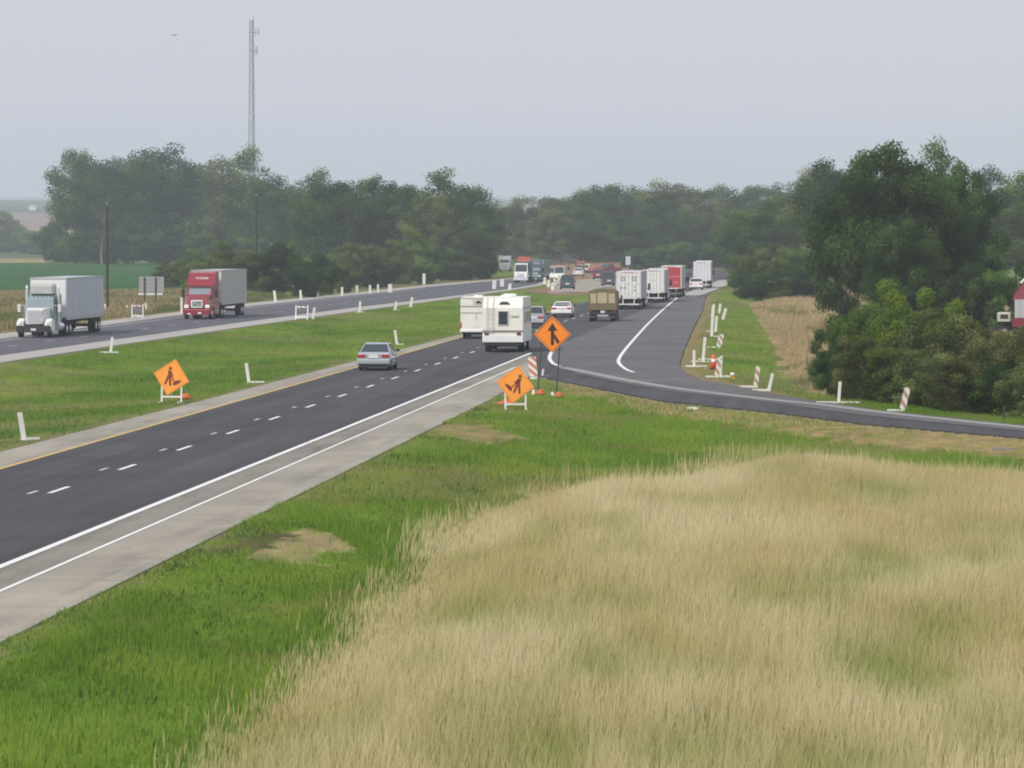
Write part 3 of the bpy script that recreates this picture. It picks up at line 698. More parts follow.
def tree(key, px, top, wpx, base, name, label, group=None, cat='tree', rz=None, depth=1.0):
    x, y, z = G(px, base); s = F / y
    h = (base - top) / s; wd = wpx / s
    o = bpy.data.objects.new(name, None); COL.objects.link(o)
    o.location = (x, y, z - .05); o.rotation_euler = (0, 0, random.uniform(0, 6.28) if rz is None else rz); o.scale = (wd * 1.12, wd * 1.12 * depth, h * 1.02)
    cm, tm = PROTO[key]
    c_ = bpy.data.objects.new('crown', cm); t_ = bpy.data.objects.new('trunk', tm)
    for q in (c_, t_): COL.objects.link(q); q.parent = o
    tag(o, label, cat, group); TREES.append((px, o)); return o
random.seed(3)
def row(items, name, fmt, group, cat='tree'):
    """items: key, px, top row, width px, base row; labelled by their order across the picture"""
    it = sorted(items, key=lambda t: t[1]); n = len(it)
    if 'tree' in name: it = [(k, px, t_, w_ * 1.3, b_) for k, px, t_, w_, b_ in it]
    for i, (k, px, top, w_, b_) in enumerate(it):
        where = ordinal(i) + ' from the left' if i < (n + 1) // 2 else (ordinal(n - 1 - i) + ' from the right')
        where = where.replace('first from the left', 'leftmost').replace('first from the right', 'rightmost') if where.startswith('first') else where
        tree(k, px, top, w_, b_, name, fmt % where, group, cat)
# tall grove beyond the crop field
row([('fm2', 76, 151, 44, 264), ('birch', 102, 155, 48, 265), ('fm0', 133, 148, 50, 264), ('fd2', 165, 147, 58, 265), ('fm0', 197, 153, 50, 265), ('fo0', 226, 160, 52, 266), ('fm1', 246, 154, 46, 266), ('fd0', 272, 173, 42, 268), ('fm2', 294, 186, 36, 268)],
    'grove_tree', 'tall dark tree of the front row of the left grove, %s', 'front trees of the tall grove')
row([('fd2', 86, 160, 40, 259.5), ('fd0', 113, 156, 56, 259.5), ('fd1', 150, 155, 50, 259), ('fm0', 182, 160, 50, 259.5), ('fd0', 212, 168, 50, 259.5), ('fd1', 260, 176, 50, 260)],
    'grove_tree', 'hazy tree in the shaded back row of the left grove, %s', 'back trees of the tall grove')
row([('bd', 52, 214, 34, 262.5), ('bm', 66, 232, 36, 263), ('bm', 92, 230, 50, 264), ('bd', 120, 228, 50, 264), ('bm', 150, 230, 52, 264.5), ('bd', 178, 226, 50, 265), ('bm', 205, 228, 50, 266), ('bd', 236, 225, 50, 267), ('bm', 262, 225, 50, 268), ('bd', 80, 222, 44, 259), ('bd', 104, 220, 50, 259), ('bd', 136, 220, 50, 259), ('bd', 165, 220, 50, 259)],
    'bush', 'undergrowth bush at the foot of the left grove, %s', 'bushes under the tall grove', 'bush')
row([('bl', 4, 211, 34, 252), ('bm', 22, 234, 40, 254), ('bm', 40, 226, 40, 255), ('bo0', -18, 210, 50, 254)], 'valley_tree', 'pale green valley tree at the left edge of the photo, %s', 'trees left of the grove')
row([('bd', 14, 209, 34, 238), ('bd', 32, 212, 26, 237.6), ('bd', -6, 210, 30, 237.5)], 'valley_tree', 'faint tree on the far brown field under the ridge, %s', 'far valley trees')
# green bushes right of the red truck
row([('bo1', 172, 258, 40, 287), ('bl', 192, 248, 44, 289), ('bl', 218, 240, 50, 290), ('bo0', 243, 241, 50, 291.5), ('bo1', 204, 266, 40, 293)], 'bush', 'light green roadside bush behind the red truck, %s', 'bushes behind the red truck', 'bush')
tree('bd', 272, 233, 52, 297, 'bush', 'large dark bush just right of the thin utility pole', cat='bush')
tree('bl', 294, 240, 36, 296, 'bush', 'green bush beside the large dark roadside bush', cat='bush')
tree('bd', 322, 247, 46, 295.5, 'bush', 'dark green bush left of the pale shrub', cat='bush')
tree('bd', 306, 255, 44, 298, 'bush', 'low dark bush close behind the roadside panels', cat='bush')
tree('bo0', 345, 258, 20, 293, 'bush', 'small pale olive shrub between dark bush and olive thicket', cat='bush')
row([('bo0', 358, 234, 56, 287), ('bo1', 388, 240, 50, 287), ('bl', 408, 226, 58, 284), ('bo1', 345, 248, 44, 289), ('bd', 380, 256, 40, 288.5), ('bm', 432, 236, 44, 281.5), ('bd', 456, 248, 46, 280.5), ('bm', 418, 254, 40, 284.5)],
    'bush', 'olive bush of the thicket below the right half of the grove, %s', 'olive thicket beside the oncoming road', 'bush')
row([('fm1', 316, 176, 44, 277), ('fd1', 344, 177, 50, 278), ('fm2', 367, 181, 44, 277), ('sparse', 389, 165, 44, 277), ('fd2', 391, 184, 50, 276.5), ('fm0', 416, 177, 50, 277), ('fm1', 442, 176, 54, 278), ('fm2', 468, 186, 54, 278), ('fd0', 484, 203, 36, 278.5), ('fo0', 430, 196, 50, 279), ('fm0', 474, 216, 36, 280)],
    'roadside_tree', 'dense tree beside the oncoming carriageway, %s', 'trees beside the oncoming road')
row([('fm0', 330, 190, 50, 272), ('fd1', 358, 192, 50, 272), ('fd0', 404, 190, 46, 272), ('fd2', 455, 190, 50, 272.5), ('fd1', 300, 192, 44, 270)], 'roadside_tree', 'shaded tree behind the roadside trees left of the traffic, %s', 'second row left of the traffic')
row([('bd', 470, 248, 44, 280), ('bd', 486, 244, 26, 279)], 'bush', 'dark bush at the right end of the left trees, %s', 'bushes at the bend', 'bush')
# far wood across the middle
rs = np.random.RandomState(5)
top = [(505, 203), (518, 199), (545, 196), (562, 199), (580, 196), (597, 187), (612, 188), (630, 190), (648, 184), (664, 183), (684, 181), (700, 188), (716, 191), (734, 188), (752, 188), (772, 186), (790, 186), (806, 172), (822, 159), (842, 168), (862, 165)]
K = ['fm0', 'fd1', 'fm2', 'fo0', 'fm1', 'fd2', 'fo1', 'fd0']
row([(K[(i * 3) % 8], x, t - 1, 36 + rs.rand() * 12, 263.5 + rs.rand()) for i, (x, t) in enumerate(top)], 'distant_tree', 'hazy tree on the skyline of the far wood, %s', 'skyline trees of the far wood')
row([(K[(i * 5 + 1) % 8], 500 + i * 21 + rs.rand() * 6, 205 + rs.rand() * 10 - i * .5, 40, 263.6 + (i > 5) * 2 + rs.rand() * .5) for i in range(16)], 'distant_tree', 'blue-green tree of the front row of the far wood, %s', 'front trees of the far wood')
row([('bd' if i % 2 else 'bm', 556 + i * 20 + rs.rand() * 8, 236 + rs.rand() * 8, 40, 263.3 + (i > 3) * 3 + (i > 5) * 2.5) for i in range(11)], 'bush', 'dark undergrowth bush along the foot of the far wood, %s', 'undergrowth of the far wood', 'bush')
# right side, nearer wood
row([('fm0', 752, 206, 50, 280), ('fm2', 778, 198, 56, 282), ('fo0', 806, 190, 56, 284), ('fd0', 768, 214, 50, 284), ('fm1', 735, 214, 40, 277)], 'woodland_tree', 'bluish tree between the far wood and the big tree, %s', 'trees left of the big tree')
row([('bm', 744, 250, 36, 292), ('bo0', 766, 236, 56, 297), ('bd', 772, 264, 66, 301), ('bd', 800, 262, 56, 301), ('bm', 802, 240, 50, 298), ('bd', 748, 272, 30, 299)], 'bush', 'dark bush at the head of the dry grass, %s', 'bushes above the dry grass', 'bush')
row([('fd0', 826, 157, 54, 296), ('fm1', 938, 150, 50, 300), ('fd2', 985, 168, 40, 288), ('fm0', 1016, 162, 56, 288), ('fd0', 1048, 168, 60, 288), ('fd1', 850, 176, 50, 296), ('fm2', 1036, 192, 60, 290)], 'woodland_tree', 'blue-shaded tree rising behind the big green trees, %s', 'trees behind the big trees')
tree('nd0', 884, 147, 142, 336, 'broadleaf_tree', 'biggest dark green tree, left of the pair on the right', rz=.4)
tree('nd0', 952, 167, 96, 334, 'broadleaf_tree', 'broad green tree joined to the right of the biggest tree', rz=2.2)
tree('nd0', 846, 196, 70, 330, 'broadleaf_tree', 'lower dark tree leaning out left of the biggest tree', rz=2.9)
tree('nd1', 918, 178, 90, 328, 'broadleaf_tree', 'green tree filling the gap between the two biggest trees', rz=5)
tree('nd1', 1110, 190, 100, 325, 'broadleaf_tree', 'broad tree beyond the right end of the thicket')
tree('bo0', 1150, 322, 90, 414, 'bush', 'olive bush beyond the right end of the thicket', cat='bush')
tree('bo1', 1115, 330, 80, 416, 'bush', 'low olive bush at the right end of the thicket', cat='bush')
tree('nd0', 900, 222, 84, 340, 'broadleaf_tree', 'low spreading tree in front of the biggest tree', rz=1)
row([('bm', 994, 258, 56, 337), ('bd', 968, 250, 60, 337), ('bm', 1040, 240, 60, 333)], 'bush', 'green bush left of the red and white truck, %s', 'bushes by the red truck on the right', 'bush')
row([('bl', 882, 279, 80, 384), ('bl', 922, 287, 74, 390), ('bd', 836, 300, 56, 392), ('bm', 858, 288, 60, 396), ('bl', 896, 290, 88, 402), ('bo1', 940, 300, 86, 405), ('bl', 958, 298, 60, 396), ('bo0', 985, 322, 80, 409), ('bo1', 1030, 316, 80, 411), ('bo0', 1066, 322, 90, 412), ('bo0', 1004, 313, 70, 398)], 'bush', 'back row bush of the olive thicket beside the ramp, %s', 'back bushes of the thicket by the ramp', 'bush')
row([('bd', 838, 326, 50, 397), ('bo0', 862, 322, 62, 402), ('bm', 892, 336, 66, 406), ('bo1', 926, 344, 70, 410), ('bo0', 962, 346, 70, 414), ('bd', 996, 352, 60, 417), ('bo1', 1030, 350, 74, 421)], 'bush', 'front row bush of the olive thicket beside the ramp, %s', 'front bushes of the thicket by the ramp', 'bush')
# ------------------------------------------------------------------ vehicles (local: +Y forward, origin on the road under the middle)
def wheel(par, x, y, r=.5, w_=.3, side=1, rim=None, hub=.55):
    t = MB(); x0, x1 = x - w_ / 2, x + w_ / 2
    n = 20; vs = []; fs = []
    prof = [(x0, r * .6), (x0, r * .93), (x0 + w_ * .12, r), (x1 - w_ * .12, r), (x1, r * .93), (x1, r * .6)]
    for a, rr in prof:
        for i in range(n): th = 2 * math.pi * i / n; vs.append((a, y + rr * math.cos(th), r + rr * math.sin(th)))
    for k in range(len(prof) - 1):
        for i in range(n): j = (i + 1) % n; fs.append((k * n + i, k * n + j, (k + 1) * n + j, (k + 1) * n + i))
    fs += [tuple(range(n)), tuple(reversed(range(5 * n, 6 * n)))]
    t.add(vs, fs); o = t.build('wheel', M_tyre, par)
    h = MB(); xo = x1 if side > 0 else x0; h.tube((xo - side * .02, y, r), (xo + side * .015, y, r), r * hub, r * hub * .9, 14); h.tube((xo, y, r), (xo + side * .06, y, r), r * .2, r * .16, 8)
    h.build('rim', rim or M_steel, o); return o
def part(mb, name, mat, par, label=None):
    o = mb.build(name, mat, par)
    if label: o['label'] = label
    return o
def glyphs(mb, x, y, z, wd, h, n, face='front', seed=1):
    """small broken letter strokes, as illegible as in the photo, built as thin plates"""
    rs = random.Random(seed); cw = wd / n; sg = -1 if face == 'rear' else 1
    for i in range(n):
        cx = x - wd / 2 + cw * (i + .5); a = cw * .34
        mb.box(cx - a, cx - a + cw * .16, y - .006, y + .006, z, z + h)
        if rs.random() < .8: mb.box(cx - a, cx + a, y - .006, y + .006, z + h * .82, z + h)
        if rs.random() < .7: mb.box(cx - a, cx + a, y - .0055, y + .0055, z + h * .4, z + h * .56)
        if rs.random() < .6: mb.box(cx + a - cw * .16, cx + a, y - .0065, y + .0065, z, z + h * .9)
def trailer(root, y0, y1, mat, matside, rear='plain', z0=1.12, z1=4.08, w_=1.29, framemat=None):
    fm = framemat or M_greyal
    b = MB().box(-w_, w_, y0, y1, z0 + .12, z1)
    # roof and corner rails, side ribs
    tr = part(b, 'trailer_box', matside, root)
    r_ = MB()
    for sx in (-1, 1):
        r_.box(sx * w_ - .03, sx * w_ + .03, y0 - .02, y1 + .02, z1 - .10, z1 + .02); r_.box(sx * w_ - .035, sx * w_ + .035, y0 - .02, y1 + .02, z0, z0 + .22)
        k = y0 + 1.2
        while k < y1: r_.box(sx * (w_ + .005) - .012, sx * (w_ + .005) + .012, k, k + .05, z0 + .22, z1 - .1); k += 1.22
    r_.box(-w_ - .02, w_ + .02, y1 - .02, y1 + .05, z1 - .12, z1 + .02)
    part(r_, 'side_rails', fm, tr)
    part(MB().box(-w_ + .06, w_ - .06, y1, y1 + .035, z0 + .2, z1 - .14), 'front_wall', M_white, root)
    part(MB().box(-.5, -.36, y0 + .6, y1 - .3, z0 - .25, z0 - .003).box(.36, .5, y0 + .6, y1 - .3, z0 - .25, z0 - .003), 'chassis_rails', M_under, root)
    # rear
    fr = MB(); fr.box(-w_, -w_ + .1, y0 - .07, y0, z0, z1); fr.box(w_ - .1, w_, y0 - .07, y0, z0, z1); fr.box(-w_ + .1, w_ - .1, y0 - .07, y0, z1 - .14, z1); fr.box(-w_ + .1, w_ - .1, y0 - .07, y0, z0, z0 + .14)
    part(fr, 'rear_frame', mat if rear != 'red' else M_cream, root)
    for sx in (-1, 1):
        a, c = (-w_ + .12, -.02) if sx < 0 else (.02, w_ - .12)
        dm = {'red': M_redb, 'plain': M_white, 'marks': M_white, 'lavender': surf('lavender white paint', (.74, .74, .80), .4)}[rear]
        d = part(MB().box(a, c, y0 - .05, y0 - .002, z0 + .17, z1 - .16), 'rear_door', dm, root)
        rods = MB()
        for t in (.3, .7): xx = a + (c - a) * t; rods.tube((xx, y0 - .08, z0 + .1), (xx, y0 - .08, z1 - .1), .018, n=6)
        for zz in (z0 + .5, z0 + 1.5, z1 - .6): rods.box(a + .02, a + .14, y0 - .066, y0 - .048, zz, zz + .06); rods.box(c - .14, c - .02, y0 - .066, y0 - .048, zz, zz + .06)
        part(rods, 'lock_rods', M_steel, d)
        if rear == 'marks':
            mk = MB(); xc = (a + c) / 2; zc = z1 - .75; n = 16
            for i in range(n):
                t0, t1 = 2 * math.pi * i / n, 2 * math.pi * (i + 1) / n
                if i in (3, 4, 11, 12): pass
                mk.plate([(xc + .26 * math.cos(t0), y0 - .056, zc + .26 * math.sin(t0)), (xc + .26 * math.cos(t1), y0 - .056, zc + .26 * math.sin(t1)), (xc + .19 * math.cos(t1), y0 - .056, zc + .19 * math.sin(t1)), (xc + .19 * math.cos(t0), y0 - .056, zc + .19 * math.sin(t0))], .006)
            mk.box(xc - .12, xc + .12, y0 - .060, y0 - .052, zc - .04, zc + .04)
            if sx < 0: glyphs(mk, xc, y0 - .057, z0 + 1.05, .72, .22, 5, seed=4)
            else: glyphs(mk, xc + .05, y0 - .057, z0 + 1.15, .22, .26, 1, seed=6); glyphs(mk, xc + .05, y0 - .057, z0 + .75, .26, .26, 1, seed=9)
            part(mk, 'door_markings', surf('dull green marking', (.10, .16, .14), .6), d)
        if rear == 'red':
            mk = MB(); xc = (a + c) / 2
            glyphs(mk, xc, y0 - .057, z0 + .6, .8, .45, 3, seed=14 + sx); mk.box(a + .12, c - .1, y0 - .060, y0 - .052, z0 + 1.55, z0 + 1.66)
            part(mk, 'door_lettering', surf('pale pink lettering', (.62, .30, .32), .6), d)
    lt = MB()
    for sx in (-1, 1):
        part(MB().box(sx * 1.08 - .13, sx * 1.08 + .13, y0 - .1, y0 - .072, z0 + .03, z0 + .12), 'tail_light', M_tail, root)
    part(MB().box(-.62, .62, y0 - .09, y0 - .071, z1 - .09, z1 - .05), 'top_marker_lights', M_tail, root)
    ub = MB().box(-1.15, 1.15, y0 - .04, y0 + .08, .48, .60)
    for sx in (-1, 1): ub.box(sx * .6 - .05, sx * .6 + .05, y0, y0 + .07, .6, z0 + .0)
    part(ub, 'underride_bar', M_white if rear != 'red' else M_steel, root)
    for sx in (-1, 1): part(MB().box(sx * .92 - .3, sx * .92 + .3, y0 + .66, y0 + .69, .22, 1.05), 'mud_flap', M_black, root)
    for yy in (y0 + 1.4, y0 + 2.65):
        for sx in (-1, 1): wheel(root, sx * .98, yy, .5, .55, sx, M_white)
        part(MB().tube((-1, yy, .5), (1, yy, .5), .08, n=8), 'axle', M_under, root)
    part(MB().box(-.55, -.43, y1 - 3.4, y1 - 3.25, .45, z0).box(.43, .55, y1 - 3.4, y1 - 3.25, .45, z0), 'landing_gear', M_steel, root)
def tractor_long(root, y, body, roof=M_greyal):
    """long-nosed tractor, cab back wall at y"""
    part(MB().rbox(-1.1, 1.1, y, y + 1.25, .95, 3.0, .12), 'sleeper', body, root)
    part(MB().prof([(y + 1.25, .95, 1.02), (y + 2.75, .95, 1.02), (y + 2.75, 1.95, 1.02), (y + 2.35, 2.62, .92), (y + 2.1, 2.78, .9), (y + 1.25, 2.82, .92)]), 'cab', body, root)
    for sx in (-1, 1):
        a, c = (-.9, -.03) if sx < 0 else (.03, .9)
        part(MB().plate([(a, y + 2.765, 1.98), (c, y + 2.765, 1.98), (c * .92, y + 2.385, 2.60), (a * .92, y + 2.385, 2.60)][::1]), 'windshield', M_glass2, root)
        part(MB().plate([(sx * 1.022, y + 1.5, 1.95), (sx * 1.022, y + 2.5, 1.95), (sx * .955, y + 2.25, 2.55), (sx * .955, y + 1.5, 2.6)][::sx]), 'side_window', M_glass, root)
        part(MB().prof([(y + 2.75, .55, .2)] and [(y + 3.2, .5, .24), (y + 4.5, .5, .24), (y + 4.55, .85, .24), (y + 4.35, 1.2, .2), (y + 3.9, 1.32, .18), (y + 3.35, 1.2, .22), (y + 3.15, .8, .24)]), 'fender', M_white, root).location = (sx * .98, 0, 0)
        part(MB().tube((sx * 1.12, y + 1.36, 1.0), (sx * 1.12, y + 1.36, 3.35), .08, n=8).tube((sx * 1.12, y + 1.36, 3.35), (sx * 1.12, y + 1.26, 3.55), .08, n=8), 'exhaust_stack', M_chrome, root)
        part(MB().tube((sx * 1.0, y + .2, .72), (sx * 1.0, y + 1.7, .72), .32, n=14), 'fuel_tank', M_chrome, root)
        part(MB().rbox(sx * .98 - .14, sx * .98 + .14, y + 4.42, y + 4.6, .95, 1.2, .04), 'headlight', M_lamp, root)
        part(MB().box(sx * 1.42 - .1, sx * 1.42 + .1, y + 2.6, y + 2.66, 1.75, 2.3).tube((sx * 1.0, y + 2.6, 2.2), (sx * 1.42, y + 2.63, 2.2), .02, n=5), 'mirror', M_chrome, root)
        wheel(root, sx * 1.02, y + 3.9, .5, .3, sx, M_chrome)
        for yy in (y - 1.2, y + .0 - 2.45): wheel(root, sx * .96, yy, .5, .56, sx, M_chrome)
    part(MB().prof([(y + 2.75, .95, .82), (y + 4.45, .95, .60), (y + 4.5, 1.2, .58), (y + 4.45, 1.85, .55), (y + 4.2, 1.95, .56), (y + 2.75, 2.05, .82)]), 'hood', M_white if body is not M_red else body, root)
    gr = part(MB().box(-.5, .5, y + 4.5, y + 4.56, .95, 1.92), 'grille', M_chrome, root)
    bars = MB()
    for i in range(9): bars.box(-.44 + i * .1, -.40 + i * .1, y + 4.56, y + 4.57, 1.0, 1.86)
    part(bars, 'grille_bars', M_steel, gr)
    bp = part(MB().rbox(-1.2, 1.2, y + 4.6, y + 4.78, .38, .85, .06), 'bumper', M_under, root)
    part(MB().box(-.18, .18, y + 4.781, y + 4.79, .5, .65), 'number_plate', M_plate, bp)
    part(MB().rbox(-.88, .88, y + .6, y + 1.5, 3.0, 3.72, .2), 'air_deflector', roof, root)
    part(MB().box(-.55, -.4, y - 3.2, y + 4.3, .6, .9).box(.4, .55, y - 3.2, y + 4.3, .6, .9), 'chassis', M_under, root)
    mk = MB()
    for i in range(5): mk.box(-.6 + i * .3 - .04, -.6 + i * .3 + .04, y + 2.1, y + 2.2, 2.79, 2.84)
    part(mk, 'marker_lights', M_lamp, root)
def tractor_round(root, y, body, grille=M_white, lettering=True):
    """aerodynamic tractor with a tall sleeper, cab back wall at y"""
    part(MB().prof([(y, .9, 1.22), (y + 3.9, .9, 1.12), (y + 4.3, .95, .98), (y + 4.45, 1.15, .90), (y + 4.3, 1.72, .86), (y + 3.2, 2.02, 1.02), (y + 2.65, 2.72, 1.06), (y + 2.35, 3.05, 1.12), (y + 1.7, 3.85, 1.12), (y + 1.2, 3.98, 1.14), (y, 4.02, 1.18)]), 'cab', body, root)
    part(MB().plate([(-.90, y + 3.16, 2.07), (.90, y + 3.16, 2.07), (.93, y + 2.70, 2.70), (-.93, y + 2.70, 2.70)], .02), 'windshield', M_glass2, root)
    part(MB().box(-1.0, 1.0, y + 2.74, y + 2.9, 2.74, 2.80), 'sun_visor', M_black, root)
    if lettering:
        g_ = MB(); glyphs(g_, 0, 0, 0, 1.15, .22, 7, seed=3); o = part(g_, 'roof_lettering', M_white, root); o.location = (-.05, y + 2.16, 3.34); o.rotation_euler = (R(39), 0, 0)
    gr = part(MB().rbox(-.5, .5, y + 4.40, y + 4.52, .98, 1.62, .05), 'grille', grille, root)
    part(MB().box(-.38, .38, y + 4.52, y + 4.535, 1.08, 1.52), 'grille_mesh', surf('grey green mesh', (.16, .22, .19), .5), gr)
    part(MB().plate([(-.34, y + 4.537, 1.10), (-.26, y + 4.537, 1.10), (.34, y + 4.537, 1.48), (.26, y + 4.537, 1.48)], .008), 'grille_bar', M_chrome, gr)
    part(MB().rbox(-1.2, 1.2, y + 4.1, y + 4.6, .38, .9, .12), 'bumper', body, root)
    part(MB().box(-.4, -.1, y + 4.601, y + 4.612, .45, .6).box(.5, .8, y + 4.601, y + 4.612, .42, .52), 'number_plate', M_plate, root)
    for sx in (-1, 1):
        part(MB().rbox(sx * .88 - .2, sx * .88 + .2, y + 4.28, y + 4.5, .95, 1.22, .06), 'headlight', M_lamp, root)
        part(MB().plate([(sx * 1.115, y + 1.9, 2.05), (sx * 1.085, y + 2.9, 2.05), (sx * 1.09, y + 2.5, 2.7), (sx * 1.115, y + 1.9, 2.8)][::sx], .03), 'side_window', M_glass, root)
        part(MB().rbox(sx * 1.42 - .12, sx * 1.42 + .12, y + 2.9, y + 3.05, 1.8, 2.55, .04).tube((sx * 1.05, y + 2.9, 2.0), (sx * 1.4, y + 2.98, 2.0), .03, n=5), 'mirror', M_black, root)
        part(MB().box(sx * 1.17 - .03, sx * 1.17 + .03, y + .1, y + 2.4, .4, .92), 'side_skirt', body, root)
        wheel(root, sx * 1.02, y + 3.55, .5, .3, sx, M_chrome)
        part(MB().prof([(y + 2.95, .6, .1), (y + 3.0, .95, .1), (y + 3.3, 1.15, .1), (y + 3.8, 1.15, .1), (y + 4.1, .9, .1), (y + 4.0, .95, .08), (y + 3.75, 1.06, .08), (y + 3.35, 1.06, .08), (y + 3.08, .9, .1), (y + 3.05, .6, .1)]), 'wheel_arch', body, root).location = (sx * 1.14, 0, 0)
        for yy in (y - 1.2, y - 2.45): wheel(root, sx * .96, yy, .5, .56, sx, M_chrome)
    part(MB().box(-.55, -.4, y - 3.2, y + 4.0, .6, .9).box(.4, .55, y - 3.2, y + 4.0, .6, .9), 'chassis', M_under, root)
def semi(label, kind, cab, skin, rear='plain', group='trucks on the highway', L=14.4, framemat=None, z1=4.08):
    r = empty('semi_truck', label, 'truck', group)
    y0 = -9.4; y1 = y0 + L
    trailer(r, y0, y1, M_white, skin, rear, framemat=framemat, z1=z1)
    (tractor_long if kind == 'long' else tractor_round)(r, y1 + .75, cab)
    r['front'] = y1 + .75 + 4.7; r['rear'] = y0 - .1
    return r
def put(root, px, py, front, heading, scale=1.):
    """front/rear centre of the vehicle at photo point; heading = bearing its nose points along"""
    root.scale = (scale,) * 3
    x, y, z = GR(px, py); root.rotation_euler = (0, 0, heading)
    e = root['front'] if front else root['rear']
    v = Matrix.Rotation(heading, 2) @ Vector((0, e * scale)); root.location = (x - v.x, y - v.y, .012)
    for k in ('front', 'rear'): del root[k]
    return root
HBo = HB + math.pi
put(semi('white long-nosed truck with pale trailer coming towards us, leftmost vehicle', 'long', M_teal, M_sideshade), 33.5, 338, True, HBo + R(.5))
put(semi('red round-nosed truck with tall sleeper and grey trailer on the oncoming side', 'round', M_red, M_greyal), 196.5, 319.5, True, HBo + R(.3))
t3 = put(semi('white trailer with two round door marks, right behind the khaki truck', 'round', M_white, M_sideshade, 'marks', z1=4.0), 628.5, 309.5, False, HA, .90)
t4 = put(semi('white trailer truck between the marked white trailer and the red trailer', 'round', M_white, M_sideshade, 'plain', z1=3.9), 653.5, 302.5, False, HA, .87)
t5 = put(semi('truck with red rear doors in a white frame', 'round', M_redb, M_greyal, 'red', framemat=M_white), 671.5, 297.5, False, HA, .87)
t6 = put(semi('distant white trailer truck farthest up the right roadway', 'round', M_white, M_sideshade, 'lavender', z1=3.9), 702, 288.5, False, HA + R(.5), .9)

